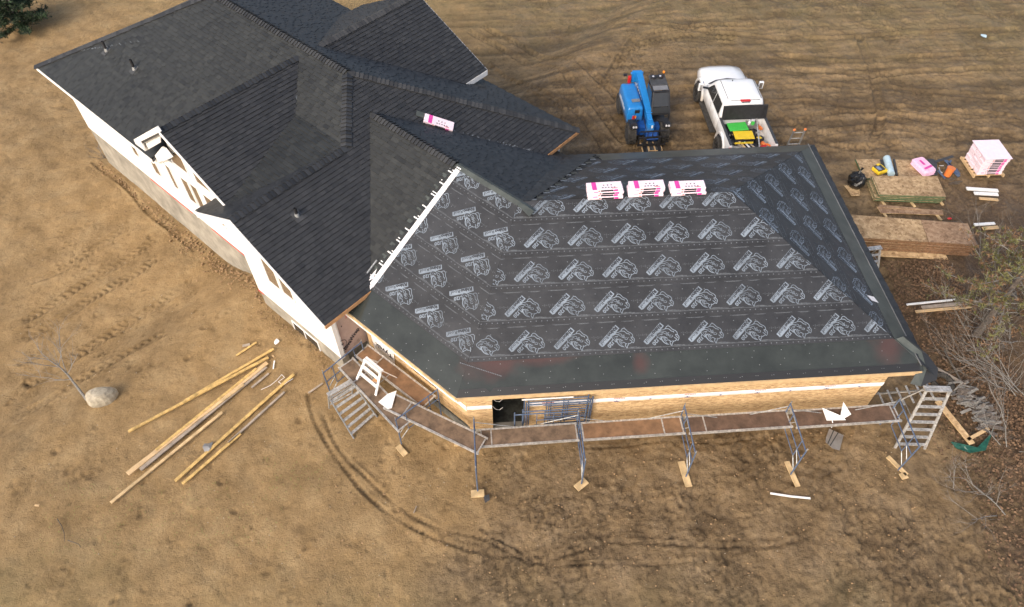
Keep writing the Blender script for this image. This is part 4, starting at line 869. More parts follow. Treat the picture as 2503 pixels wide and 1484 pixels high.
# ------------------------------------------------------------------ scaffolding
def ground(x, y): return base_z(x, y)-.02
def frame_mesh(root, w=1.52, h=1.5, r=.021):
    """walk-through frame standing in the local x = 0 plane, outer leg at y = 0, inner at y = w"""
    m = MB(); m.tube((0, 0, 0), (0, 0, h), r); m.build('leg', 'scaffold_blue', root)
    m = MB(); m.tube((0, w, 0), (0, w, h), r); m.build('leg', 'scaffold_blue', root)
    m = MB(); m.tube((0, 0, h-.05), (0, w, h-.05), r); m.build('top_bar', 'scaffold_blue', root)
    m = MB(); m.tube((0, .34, .55), (0, w-.34, .55), .016); m.tube((0, 0, .95), (0, w, .95), .018); m.build('bearer', 'scaffold_blue', root)
    for y in (.34, w-.34): m = MB(); m.tube((0, y, .55), (0, y, h-.05), .015); m.build('ladder_post', 'scaffold_blue', root)
    for z_ in (.25, .6): m = MB(); m.tube((0, 0, z_), (0, .34, z_+.3), .014); m.build('brace', 'galvanised', root)
    for y in (0, w): m = MB(); m.tube((0, y, h), (0, y, h+.1), .016); m.build('coupling_pin', 'galvanised', root)
FR = [(.42, -1.42, 'scaffold frame at the bend where the two rows of planks overlap'), (3.44, -1.40, 'scaffold frame in front of the stacked blue frames'), (6.52, -1.38, 'scaffold frame between the orange plank and the dark brown plank'), (9.60, -1.52, 'scaffold frame just left of the bent white scrap sheet'), (12.80, -1.60, 'scaffold frame beside the tall aluminium stepladder')]
f0 = None; tilt = [0, .0, 2.5, 4, 6]
for i, (x, y, lab) in enumerate(FR):
    rot = (0, 0, R(-tilt[i]*.4))
    if f0 is None: f0 = thing('scaffold_trestle', lab, 'scaffold frame', (x, y, .05), group='blue scaffold frames along the garage front', rot=rot); frame_mesh(f0)
    else: dup(f0, (x, y, .05), label=lab, rot=rot)
ang = math.atan2(V.y, V.x)-math.pi/2
o = H(-1.45, -1.12); fA = dup(f0, (o.x, o.y, .06), rz=ang-.12, label='scaffold frame under the crossing planks of the angled wing')
o = H(-4.30, -1.45); fB = dup(f0, (o.x, o.y, .0), rz=ang, label='scaffold frame at the white wall corner by the pink house wrap')
for q in (fA, fB): q['group'] = 'blue scaffold frames along the garage front'
def foot_board(px, py, L, w, rz, lab, tilted=0):
    P = at(px, py); m = MB(); m.box((0, 0, .02), (w, L, .04)); o_ = m.build('sole_board', 'pale_wood'); o_.location = (P.x, P.y, P.z+.02); o_.rotation_euler = (R(tilted), 0, R(rz)); tag(o_, lab, 'wood board', 'wooden boards under the scaffold legs'); return o_
foot_board(1168, 1208, .22, .38, 0, 'square wood pad under the scaffold leg at the wall corner'); foot_board(1421, 1186, .22, .40, 35, 'small skewed wood pad under the scaffold leg below the blue frames')
foot_board(1674, 1160, .80, .2, 4, 'wide split plank under the scaffold leg below the orange deck'); foot_board(1936, 1160, .80, .15, 6, 'narrow plank under the scaffold leg near the white bar'); foot_board(2192, 1140, .70, .13, 28, 'skewed plank under the scaffold leg near the stepladder')
foot_board(983, 1103, .4, .17, 38, 'pair of wood blocks under the angled wing scaffold leg'); foot_board(2208, 1165, .18, .2, 10, 'small wood block by the foot of the end scaffold')
m = MB(); 
b_ = MB(); b_.prism([(-.3, 0, 0), (.55, 0, 0), (.55, .22, 0), (-.3, .3, 0)], (0, 0, .12)); P = at(1135, 1090); o_ = b_.build('wood_crib', 'pale_wood'); o_.location = P; tag(o_, 'stack of pale board offcuts under the planks at the garage corner', 'wood boards')
def plank(A, B, w, z, matn, lab, split=.75):
    A = Vector(A); B = Vector(B); d = B-A; L = d.length; t = thing('scaffold_plank', lab, 'scaffold plank', (A.x, A.y, z), math.atan2(d.y, d.x), 'aluminium scaffold planks with plywood decks')
    m = MB(); m.box((L/2, 0, 0), (L-.1, w-.08, .02)); m.build('deck', matn, t)
    for s_ in (-1, 1): m = MB(); m.box((L/2, s_*(w/2-.02), -.01), (L, .05, .07)); m.build('side_rail', 'aluminium', t)
    for x in (.05, L*split, L-.05): m = MB(); m.box((x, 0, .008), (.04, w-.09, .02)); m.build('cross_rail', 'aluminium', t)
    return t
plank((.55, -.26, 0), (3.42, -.23, 0), .58, 1.03, 'deck_ply', 'grey brown scaffold plank in front of the doorway', .12)
plank((3.50, -.24, 0), (6.52, -.22, 0), .58, 1.03, 'deck_ply_orange', 'scaffold plank with the brightest orange deck', .80)
plank((6.62, -.24, 0), (9.70, -.22, 0), .58, 1.03, 'deck_ply_red', 'dark reddish scaffold plank left of the bent white scrap', .17)
plank((9.78, -.26, 0), (12.95, -.24, 0), .58, 1.03, 'deck_ply_red', 'dark scaffold plank that carries the bent white scrap', .95)
a, b = H(-4.36, -.62), H(-1.30, -.92); plank(a, b, .56, 1.03, 'deck_ply', 'outer scaffold plank by the white wall with the stepladder feet on it', .25)
a, b = H(-4.36, .02), H(-1.35, .10); plank(a, b, .56, 1.03, 'deck_ply_orange', 'inner scaffold plank close to the angled wing wall', .25)
a, b = H(-2.28, -.70), H(.86, .06); plank(a, b, .58, 1.13, 'deck_ply', 'slanting scaffold plank laid across the bend on top of the others', .2)
def xbrace(A, B, lab):
    m = MB(); A = Vector(A); B = Vector(B); m.tube(A, B, .013, 6); o_ = m.build('cross_brace', 'galvanised'); tag(o_, lab, 'scaffold brace', 'thin cross braces between scaffold frames')
XS = [.42, 3.44, 6.52, 9.60, 12.80]; nm = ['bend', 'stacked frames', 'orange plank end', 'white scrap', 'stepladder']
for i in range(4):
    yi = .08-(.06*i); xbrace((XS[i], yi, 1.38), (XS[i+1], yi, .35), 'thin brace sloping down to the right from the frame at the '+nm[i]); xbrace((XS[i], yi+.03, .35), (XS[i+1], yi+.03, 1.38), 'thin brace rising to the right up to the frame at the '+nm[i+1])
# blue frames stored upright by the wall
stf = thing('scaffold_trestle', 'front one of the blue frames leaning at the garage wall, shifted left over the doorway', 'scaffold frame', (1.6, .20, .12), group='spare scaffold frames leaning at the wall')
def spare(root):
    w, h = 1.85, 1.45; m = MB(); m.tube((0, 0, 0), (0, 0, h), .022); m.build('leg', 'scaffold_blue', root); m = MB(); m.tube((w, 0, 0), (w, 0, h), .022); m.build('leg', 'scaffold_blue', root)
    m = MB(); m.tube((0, 0, h-.12), (w, 0, h-.12), .02); m.build('top_bar', 'scaffold_blue', root)
    for z_ in (.95, .55, .2): m = MB(); m.tube((w*.35, 0, z_), (w, 0, z_), .014); m.build('rung', 'scaffold_blue', root)
    for x in (w*.35, w*.62): m = MB(); m.tube((x, 0, .2), (x, 0, h-.12), .014); m.build('post', 'scaffold_blue', root)
spare(stf)
for i, (x, y, z_, lab) in enumerate([(1.84, .27, .15, 'second spare blue frame from the doorway at the wall'), (1.95, .33, .42, 'third spare blue frame from the doorway, raised a little'), (2.02, .39, .45, 'fourth spare blue frame in the leaning pile'), (1.9, .44, .5, 'rearmost spare blue frame touching the garage wall')]): dup(stf, (x, y, z_), label=lab)
m = MB(); m.tube((1.82, .40, 1.93), (3.3, .40, 1.93), .022); tag(m.build('pipe', 'white_trim'), 'white pipe lying on top of the spare blue frames', 'pipe')
# ------------------------------------------------------------------ stepladders
def stepladder(name, lab, h, wb, wt, n, spread, loc, rz, rot=None, matn='aluminium', double=False):
    t = thing(name, lab, 'stepladder', loc, rz, rot=rot); top = Vector((0, 0, h))
    for s_ in (-1, 1):
        m = MB(); m.bar((s_*wb/2, -spread/2, 0), (s_*wt/2, 0, h), .075, .03, up=Vector((0, 1, 0))); m.build('rail', matn, t)
        m = MB(); m.bar((s_*wb/2, spread/2, 0), (s_*wt/2, .04, h), .055, .025, up=Vector((0, 1, 0))); m.build('rear_leg', matn, t)
    for i in range(n):
        k = (i+1)/(n+1); w = wb+(wt-wb)*k; y = -spread/2*(1-k); m = MB(); m.box((0, y, h*k), (w, .09, .03)); m.build('step', matn, t)
        if double: m = MB(); m.box((0, -y, h*k), (w, .04, .03)); m.build('step', matn, t)
    for dy in (-.045, .045): m = MB(); m.box((0, dy, h+.01), (wt+.08, .075, .045)); m.build('top_cap', matn, t)
    for s_ in (-1, 1): m = MB(); m.bar((s_*wb*.44, -spread*.27, h*.45), (s_*wb*.44, spread*.27, h*.45), .02, .012); m.build('spreader', 'galvanised', t)
    return t
P0 = Vector((13.46, -.92, 0)); T0 = at(2293, 956, 2.0)
d = T0-P0; hz = 2.0
# tall stepladder: front rails run from the mud up to its cap beyond the last frame
t = thing('stepladder', 'tall aluminium stepladder standing at the right end of the scaffold', 'stepladder', (13.46, -.92, 0)); top = Vector((T0.x-13.46, T0.y+.92, 2.0)); sx = Vector((1, -.1, 0)).normalized()
for s_ in (-1, 1): m = MB(); m.bar(sx*(s_*.44), top+sx*(s_*.33), .08, .035, up=sx.cross(top)); m.build('rail', 'aluminium', t)
for i in range(7): k = (i+.6)/7.6; m = MB(); m.bar(top*k-sx*(.44-.11*k), top*k+sx*(.44-.11*k), .085, .03); m.build('step', 'aluminium', t)
for e in (0, .1): m = MB(); m.bar(top-sx*.38+Vector((0, e, .03)), top+sx*.38+Vector((0, e, .03)), .085, .05); m.build('top_cap', 'aluminium', t)
rf = at(2130, 992, .0)-P0
for s_ in (-1, 1): m = MB(); m.bar(rf+Vector((.1, .30*s_+.1, .02)), top+sx*(s_*.3)+Vector((0, .1, 0)), .06, .03); m.build('rear_leg', 'aluminium', t)
for k in (.15, .3, .45, .6, .75, .9): q = rf+Vector((.1, .1, .02)); c = q+(top+Vector((0, .1, 0))-q)*k; m = MB(); m.bar(c+Vector((0, -.3, 0)), c+Vector((0, .3, 0)), .05, .03); m.build('rear_step', 'aluminium', t)
m = MB(); m.bar(top*.55-sx*.38, rf*.5+top*.5, .02, .012); m.build('spreader', 'galvanised', t)
# stepladder at the left, leaning beside the planks
A0, A1, B0, B1 = at(803, 970, 1.15), at(862, 935, 1.15), at(922, 1020), at(865, 1072)
t = thing('stepladder', 'silver stepladder leaning outside the outer plank near the white wall corner', 'stepladder', B1); loc = B1
for a, b in ((B1, A0), (B0, A1)): m = MB(); m.bar(b-loc, a-loc, .03, .08, up=Vector((0, 0, 1))); m.build('rail', 'galvanised', t)
for i in range(6): k = (i+.7)/6.4; p, q = B1+(A0-B1)*k, B0+(A1-B0)*k; m = MB(); m.bar(p-loc, q-loc, .09, .03); m.build('step', 'aluminium', t)
for e in (0, .07): m = MB(); m.bar(A0-loc+Vector((-e*.6, e, .03)), A1-loc+Vector((-e*.6, e, .03)), .07, .05); m.build('top_cap', 'aluminium', t)
fo = (A0-B1); back = Vector((-fo.x, -fo.y, 0))*-.55
for a, b in ((A0, B1), (A1, B0)): f_ = Vector((a.x+(a.x-b.x)*.35, a.y+(a.y-b.y)*.35, 0)); m = MB(); m.bar(a-loc, f_-loc, .03, .05); m.build('rear_leg', 'galvanised', t)
for k in (.2, .45, .7): p = A0+(Vector((A0.x+(A0.x-B1.x)*.35, A0.y+(A0.y-B1.y)*.35, 0))-A0)*k; q = A1+(Vector((A1.x+(A1.x-B0.x)*.35, A1.y+(A1.y-B0.y)*.35, 0))-A1)*k; m = MB(); m.bar(p-loc, q-loc, .04, .025); m.build('rear_step', 'aluminium', t)
# short stepladder standing on the two planks
g = H(-3.18, -.38, 1.05); t = stepladder('stepladder', 'short white speckled stepladder standing on the planks beside the angled wall', .72, .86, .66, 2, .85, g, math.atan2(U.y, U.x))
for o_ in t.children:
    if o_.name.startswith(('rail', 'step', 'top_cap', 'rear_leg')): o_.data.materials.clear(); o_.data.materials.append(M['white_trim'])
m = MB(); m.prism([(0, 0, 0), (.18, .02, 0), (.2, .12, 0), (.03, .13, 0)], (0, 0, .03)); o_ = m.build('wood_offcut', 'orange_fascia'); o_.location = H(-3.05, -.62, 1.45)-Z*.13; o_.rotation_euler = (0, 0, -.5); tag(o_, 'orange wood offcut lying on a step of the short stepladder', 'wood offcut')
# the two ladder tops behind the garage
P = at(1945, 345, 1.0); t = thing('ladder', 'ladder top with orange caps behind the garage next to the pickup', 'ladder', (P.x, P.y, 0))
for s_ in (-1, 1):
    m = MB(); m.bar((s_*.26, .15, 0), (s_*.22, 0, 1.55), .07, .03); m.build('rail', 'sheet_metal', t); m = MB(); m.ball((s_*.22, 0, 1.58), (.06, .05, .06), 8, 5); m.build('rail_cap', 'orange_plastic', t)
for k in range(5): m = MB(); m.tube((-.24, .03, .25+k*.29), (.24, .03, .25+k*.29), .017); m.build('rung', 'aluminium', t)
P = at(2136, 612, .9); stepladder('stepladder', 'silver stepladder top showing past the right roof edge before the brown sheet stack', 1.0, .6, .42, 3, .8, (P.x, P.y, 0), .1)
# ------------------------------------------------------------------ scraps on and below the planks
def scrap(name, pts, z, matn, lab, cat_, fold=0, th=.006):
    P = [at(px, py, z if not callable(z) else None) for px, py in pts]; c = sum(P, Vector())/len(P); m = MB(); m.prism([p-c+Vector((0, 0, (.05*fold if i % 2 else 0))) for i, p in enumerate(P)], (0, 0, th)); o_ = m.build(name, matn); o_.location = c+Z*.0; tag(o_, lab, cat_); return o_
scrap('metal_scrap', [(925, 983), (948, 963), (970, 955), (958, 998), (948, 1000)], 1.2, 'white_siding', 'white pointed sheet scrap lying where the planks cross', 'metal scrap')
t = thing('metal_scrap', 'bent white sheet scrap with two peaks on the dark plank', 'metal scrap', at(2040, 1015, 1.08))
c = at(2040, 1015, 1.08)
def face_(pts, zz): return [at(px, py, z_)-c for (px, py), z_ in zip(pts, zz)]
m = MB(); m.prism(face_([(2010, 997), (2059, 1018), (2068, 1027), (2021, 1028)], [1.14, 1.18, 1.08, 1.08]), (0, 0, .006)); m.build('flat_flap', 'white_siding', t)
m = MB(); m.prism(face_([(2062, 983), (2081, 1013), (2059, 1026), (2055, 1016)], [1.3, 1.12, 1.08, 1.16]), (0, .008, .004)); m.build('raised_flap', 'white_siding', t)
m = MB(); m.path([at(2035, 1028, 1.12)-c, at(2036, 1036, 1.0)-c, at(2033, 1045, .85)-c], .014, 5); m.build('hanging_tail', 'white_siding', t)
P = [at(*p) for p in [(2026, 1050), (2061, 1066), (2051, 1103), (2034, 1098), (2017, 1083), (2018, 1072)]]; c = sum(P, Vector())/6; t = thing('metal_sheet', 'ribbed grey metal sheet lying on the mud below the bent white scrap', 'metal sheet', c+Z*.05)
m = MB(); m.prism([p-c for p in P], (0, 0, .008)); m.build('sheet', 'sheet_metal', t)
for k in (.3, .62): a = P[0]+(P[1]-P[0])*k-c; b = P[4]+(P[3]-P[4])*k-c; m = MB(); m.bar(a+Z*.012, b+Z*.012, .03, .012); m.build('rib', 'dark_grey', t)
scrap('metal_scrap', [(1182, 1213), (1196, 1208), (1198, 1222), (1186, 1230)], .05, 'dark_grey', 'small dark metal offcut beside the corner scaffold foot', 'metal scrap')
m = MB(); a, b = at(1882, 1208), at(1980, 1220); mid = (a+b)/2+Vector((.0, -.015, 0)); m.bar(a+Z*.06, mid+Z*.05, .055, .02); m.bar(mid+Z*.05, b+Z*.05, .055, .02); tag(m.build('white_bar', 'white_siding'), 'white strip lying on the mud in front of the garage', 'trim strip')
m = MB(); P = [at(1063, 1050), at(1080, 1058), at(1098, 1068), at(1090, 1072), at(1070, 1062)]; m.prism([p+Z*.05 for p in P], (0, 0, .01)); tag(m.build('dark_strip', 'bag_black'), 'black strip of plastic on the mud under the slanting plank', 'plastic strip')
# ------------------------------------------------------------------ lumber, boulder, bare sapling on the sand
def stick(pa, pb, w, h, matn, lab, name='timber', z0=.05, z1=.05, cat_='timber', grp='long timbers on the sand'):
    a = at(*pa); b = at(*pb); a.z += z0; b.z += z1; m = MB(); m.bar(a, b, w, h); o_ = m.build(name, matn, bevel=.004); tag(o_, lab, cat_, grp); return o_
stick((316, 1057), (660, 880), .09, .045, 'yellow_wood', 'longest yellow timber, lying apart at the upper left of the pile', z1=.16)
stick((455, 985), (672, 858), .09, .045, 'yellow_wood', 'yellow timber crossing over the top end of the pile', z0=.12, z1=.12)
stick((312, 1159), (598, 944), .09, .045, 'pale_wood', 'pale timber on the left side of the main bundle', z0=.06, z1=.1)
stick((316, 1163), (655, 890), .14, .045, 'fresh_wood', 'broad light timber in the middle of the main bundle', z0=.1, z1=.08)
stick((345, 1150), (652, 898), .14, .045, 'grey_wood', 'pinkish grey plank on the right side of the main bundle', z0=.06, z1=.05)
stick((385, 1105), (630, 905), .09, .045, 'yellow_wood', 'narrow tan timber half hidden inside the bundle', z0=.11, z1=.1)
stick((273, 1231), (545, 1010), .09, .045, 'pale_wood', 'pale timber whose tip reaches farthest down to the left')
stick((430, 1178), (720, 917), .10, .045, 'yellow_wood', 'left one of the two timbers lying apart on the right')
stick((448, 1185), (590, 1062), .09, .045, 'yellow_wood', 'lower yellow timber of the right pair with a broken tip')
stick((560, 1085), (697, 960), .07, .045, 'grey_wood', 'weathered grey timber touching the right pair of timbers')
for a, b, w, mt, lab in [((578, 871), (628, 838), .07, 'yellow_wood', 'short yellow stick above the timber pile'), ((594, 847), (612, 843), .09, 'grey_wood', 'pale grey block above the timber pile'), ((616, 949), (658, 914), .07, 'grey_wood', 'short weathered stick right of the main bundle'), ((669, 903), (672, 883), .04, 'white_trim', 'small white stick near the top end of the pile'),
        ((755, 962), (790, 938), .06, 'grey_wood', 'flat wood offcut between the timbers and the leaning stepladder'), ((667, 870), (671, 874), .05, 'fresh_wood', 'tiny wood chip at the top end of the pile'), ((87, 1236), (98, 1237), .05, 'fresh_wood', 'pale wood chip at the far left below the sapling'), ((1012, 1255), (1019, 1238), .03, 'grey_wood', 'thin pale stick in the mud right of the wheel track'), ((655, 872), (660, 880), .04, 'stick', 'small dark wood chip above the timber pile')]:
    stick(a, b, w, .03, mt, lab, 'wood_offcut', .03, .03, 'wood offcut', 'offcuts scattered on the ground')
def blob_scrap(px, py, s_, matn, lab, name='plastic_scrap', cat_='plastic scrap'):
    P = at(px, py); r = random.Random(int(px)); m = MB(); ring = [(math.cos(a)*s_*r.uniform(.4, 1.1), math.sin(a)*s_*r.uniform(.4, 1.1), r.uniform(0, .05)) for a in [k*math.pi/4 for k in range(8)]]
    for k in range(8): m.poly([(0, 0, .05), ring[k], ring[(k+1) % 8]])
    o_ = m.build(name, matn); o_.location = P+Z*.06; tag(o_, lab, cat_)
blob_scrap(677, 838, .13, 'white_wrap', 'crumpled white plastic scrap above the timber pile'); blob_scrap(512, 1095, .22, 'sheet_metal', 'clear crumpled film lying on the right pair of timbers'); blob_scrap(2405, 90, .18, 'roll_blue', 'small blue white scrap far off in the upper right field'); blob_scrap(1640, 868, .01, 'white_wrap', 'tiny speck') if False else None
r = random.Random(8); m = MB(); Pp = [at(*p)+Z*.06 for p in [(640, 955), (662, 945), (678, 932), (690, 918), (697, 925), (682, 936), (694, 944), (706, 935), (718, 928)]]; m.path(Pp, .008, 5); tag(m.build('strapping', 'white_wrap'), 'loose curl of white strapping between the timbers', 'strapping')
P = at(250, 975); m = MB(); r = random.Random(12); c = Vector((0, 0, 0)); rings = []
for k, (zz, s_) in enumerate([(-.12, .8), (.0, 1.0), (.16, 1.0), (.30, .85), (.40, .55)]):
    rings.append([Vector((.46*s_*math.cos(a)*(1+.12*math.sin(3*a+1)), .33*s_*math.sin(a)*(1+.1*math.cos(2*a)), zz+.03*math.sin(a*2+k))) for a in [j*math.pi/7 for j in range(14)]])
m.rings(rings); o_ = m.build('boulder', 'rock', smooth=False); o_.location = (P.x, P.y, P.z); o_.rotation_euler = (0, .1, R(20)); o_.modifiers.new('b', 'BEVEL').width = .04; tag(o_, 'lone grey tan boulder at the foot of the bare sapling', 'boulder')
def branchy(m, a, d, L, r0, depth, rg, leaf=None, spread=.6, mi=0, curve=.25):
    P = Vector(a); d = Vector(d).normalized(); n = 4; pts = [P]
    for k in range(n): d = (d+Vector((rg.uniform(-curve, curve), rg.uniform(-curve, curve), rg.uniform(-curve*.6, curve*.8)))).normalized(); P = P+d*(L/n); pts.append(P)
    m.path(pts, r0, 4 if r0 < .02 else 6, mi, r0*.45)
    if leaf and depth <= 1:
        for p in pts[1:]: leaf(p, d)
    if depth > 0:
        for k in range(rg.randint(3, 4)):
            i = rg.randint(1, n); dd = (d+Vector((rg.uniform(-1, 1), rg.uniform(-1, 1), rg.uniform(-.5, .8)))*spread).normalized(); branchy(m, pts[i], dd, L*rg.uniform(.5, .75), r0*.5, depth-1, rg, leaf, spread, mi, curve)
P = at(213, 978); t = thing('bare_sapling', 'leafless grey sapling leaning left beside the boulder', 'sapling', P); rg = random.Random(4)
m = MB(); tp = at(165, 915, .55)-P; t2p = at(120, 880, 1.1)-P; m.path([(0, 0, 0), tp*.5+Vector((0, 0, -.05)), tp, (tp+t2p)/2+Vector((.05, 0, 0)), t2p], .045, 7, 0, .012); m.build('trunk', 'twig_grey', t)
m = MB()
for p, dd, L in [(tp, (.7, .6, .6), .9), (tp, (.1, .9, .7), 1.1), (tp*.8, (-1, .0, .1), 1.0), (tp*.9, (-.6, .5, .5), 1.0), ((tp+t2p)/2, (.2, .9, .5), .8), ((tp+t2p)/2, (-.6, -.1, .4), .8), (t2p, (-.6, .6, .4), .6), (t2p, (-.8, 0, .3), .5)]: branchy(m, p, dd, L, .014, 2, rg, spread=.7)
m.build('branches', 'twig_grey', t)
P = at(258, 385); t = thing('dead_shrub', 'tangle of dead twigs at the foot of the long foundation wall', 'shrub', P); m = MB()
for k in range(9): branchy(m, (rg.uniform(-.1, .1), rg.uniform(-.1, .1), 0), (rg.uniform(-1, 1), rg.uniform(-1, .2), .8), .5, .008, 2, rg)
m.build('twigs', 'twig_grey', t)
for px, py, px2, py2 in ((142, 1270, 160, 1325), (168, 1322, 200, 1340)):
    a, b = at(px, py), at(px2, py2); m = MB(); m.path([a+Z*.04, (a*2+b)/3+Vector((.06, 0, .05)), (a+b*2)/3+Vector((.05, .02, .04)), b+Z*.04], .014, 5, 0, .006); tag(m.build('twig', 'stick'), 'dark bent twig on the sand near the lower left corner' if px == 142 else 'short forked twig on the sand right of the bent one', 'twig')
# ------------------------------------------------------------------ shingle bundles
def bundle_proto(lab, loc, rz, rot=None, grp=None):
    t = thing('shingle_bundle', lab, 'shingle bundle', loc, rz, grp, rot); L, w, h = 1.02, .335, .085
    m = MB(); m.box((0, 0, h/2), (L, w, h)); m.build('wrapper', 'pink_pale', t, bevel=.012)
    m = MB(); m.box((.16, -w/2-.0015, h*.5), (.34, .003, h*.62)); m.build('side_label', 'ink_black', t) if False else None
    m = MB(); m.box((-.30, 0, h+.0015), (.13, w*.96, .003)); m.build('magenta_band', 'magenta', t); m = MB(); m.box((.31, -w/2-.0015, h*.5), (.12, .003, h*.8)); m.build('magenta_side', 'magenta', t)
    m = MB(); m.box((.06, -w/2-.0015, h*.5), (.36, .003, h*.7)); m.build('black_band', 'ink_black', t)
    m = MB()
    for i, x in enumerate((-.02, .09, .2)): m.box((x, .02, h+.0015), (.035, .035, .003), mi=0)
    for i in range(5): m.box((-.06+.085*i, -.08, h+.0015), (.05, .04, .002), mi=1)
    m.box((.28, -.12, h+.0015), (.16, .02, .003), mi=2); m.box((-.17, -w/2-.002, h*.5), (.05, .003, .03), mi=2)
    m.build('printed_marks', ['ink_black', 'print_line', 'ink_red'], t, stuff=True); return t
rz0 = 0; zr = hE+pG*W_/2+.03; pr_b = None
for ci, (xc, n, who) in enumerate([(4.52, 4, 'left'), (5.72, 4, 'middle'), (6.95, 3, 'right')]):
    lv = ['bottom', 'second', 'third', 'top'] if n == 4 else ['bottom', 'middle', 'top']
    for k in range(n):
        loc = (xc+rnd.uniform(-.02, .03), W_/2+.10+rnd.uniform(-.02, .02), zr+k*.088-.02); lab = '%s bundle of the %s pink shingle stack on the garage ridge' % (lv[k], who)
        if pr_b is None: pr_b = bundle_proto(lab, loc, 0, grp='pink wrapped shingle bundles stacked on the ridge')
        else: dup(pr_b, loc, rz=rnd.uniform(-.02, .03), label=lab)
# a board shim showing under the stacks
f = F['p2']; s_, t_ = f.st(H(-7.03, 6.55)); P = f.P(s_, t_, .03); rotm = Matrix((V*.0+(V*.45-U*.0).normalized(), V, Z))
X_ = (f.S*.60 - f.T*.80).normalized(); Yv = f.N.cross(X_); rm = Matrix((X_, Yv, f.N)).transposed(); bl = dup(pr_b, P, label='single pink shingle bundle lying aslant on the shingled hip'); bl.rotation_euler = rm.to_euler(); bl.pop('group', None) if hasattr(bl, 'pop') else None
m = MB(); m.box((0, 0, .01), (.3, .2, .012)); o_ = m.build('loose_shingle', 'membrane_grey'); s2, t2_ = f.st(H(-7.55, 6.25)); o_.location = f.P(s2, t2_, .035); o_.rotation_euler = rm.to_euler(); tag(o_, 'loose grey shingle beside the single bundle on the hip', 'shingle')
# ------------------------------------------------------------------ pickup truck (origin under the tail, +y forward)
def rrect(cx, cy, w, l, r, z, n=4, sq=0):
    out = []
    for k, (sx, sy) in enumerate(((1, 1), (-1, 1), (-1, -1), (1, -1))):
        for j in range(n): a = (k+j/(n-1))*math.pi/2; out.append(Vector((cx+sx*(w-r)+r*math.cos(a), cy+sy*(l-r)+r*math.sin(a), z)))
    return out
tk = thing('pickup_truck', 'white crew cab pickup with folded bed cover standing up and a full bed', 'pickup truck', (12.02, 11.9, 0), R(-.5))
def xsec(y, w, z0, z1, rr=.16, crown=.03):          # body ring at station y
    return [Vector((x, y, z)) for x, z in ((-w+.05, z0), (-w, z0+.12), (-w-.01, (z0+z1)/2), (-w+.02, z1-rr), (-w+rr*.7, z1-rr*.25), (-w*.5, z1+crown*.7), (0, z1+crown), (w*.5, z1+crown*.7), (w-rr*.7, z1-rr*.25), (w-.02, z1-rr), (w+.01, (z0+z1)/2), (w, z0+.12), (w-.05, z0))]
m = MB(); m.rings([xsec(y, w, z0, z1) for y, w, z0, z1 in ((1.82, .98, .55, 1.20), (2.1, 1.0, .48, 1.22), (3.2, 1.0, .46, 1.22), (4.2, 1.0, .46, 1.20), (4.5, 1.0, .55, 1.24), (5.1, 1.0, .6, 1.22), (5.5, .98, .6, 1.17), (5.78, .92, .6, 1.07), (5.95, .80, .6, .88))]); m.build('body', 'truck_white', tk, smooth=True, label=None)
m = MB(); m.rings([rrect(0, 3.06, .96, 1.24, .16, 1.17), rrect(0, 2.98, .93, 1.14, .18, 1.30), rrect(0, 2.86, .85, .90, .2, 1.72), rrect(0, 2.80, .80, .80, .22, 1.88), rrect(0, 2.78, .70, .70, .25, 1.95), rrect(0, 2.78, .4, .4, .2, 1.975)]); m.build('cab', 'truck_white', tk, smooth=True)
m = MB(); m.prism([(-.80, 4.17, 1.235), (.80, 4.17, 1.235), (.68, 3.68, 1.70), (-.68, 3.68, 1.70)], (0, .02, .012)); m.build('windshield', 'glass_dark', tk)
m = MB(); m.prism([(-.70, 1.835, 1.36), (.70, 1.835, 1.36), (.66, 1.95, 1.76), (-.66, 1.95, 1.76)], (0, -.02, .0)); m.build('rear_window', 'glass_dark', tk)
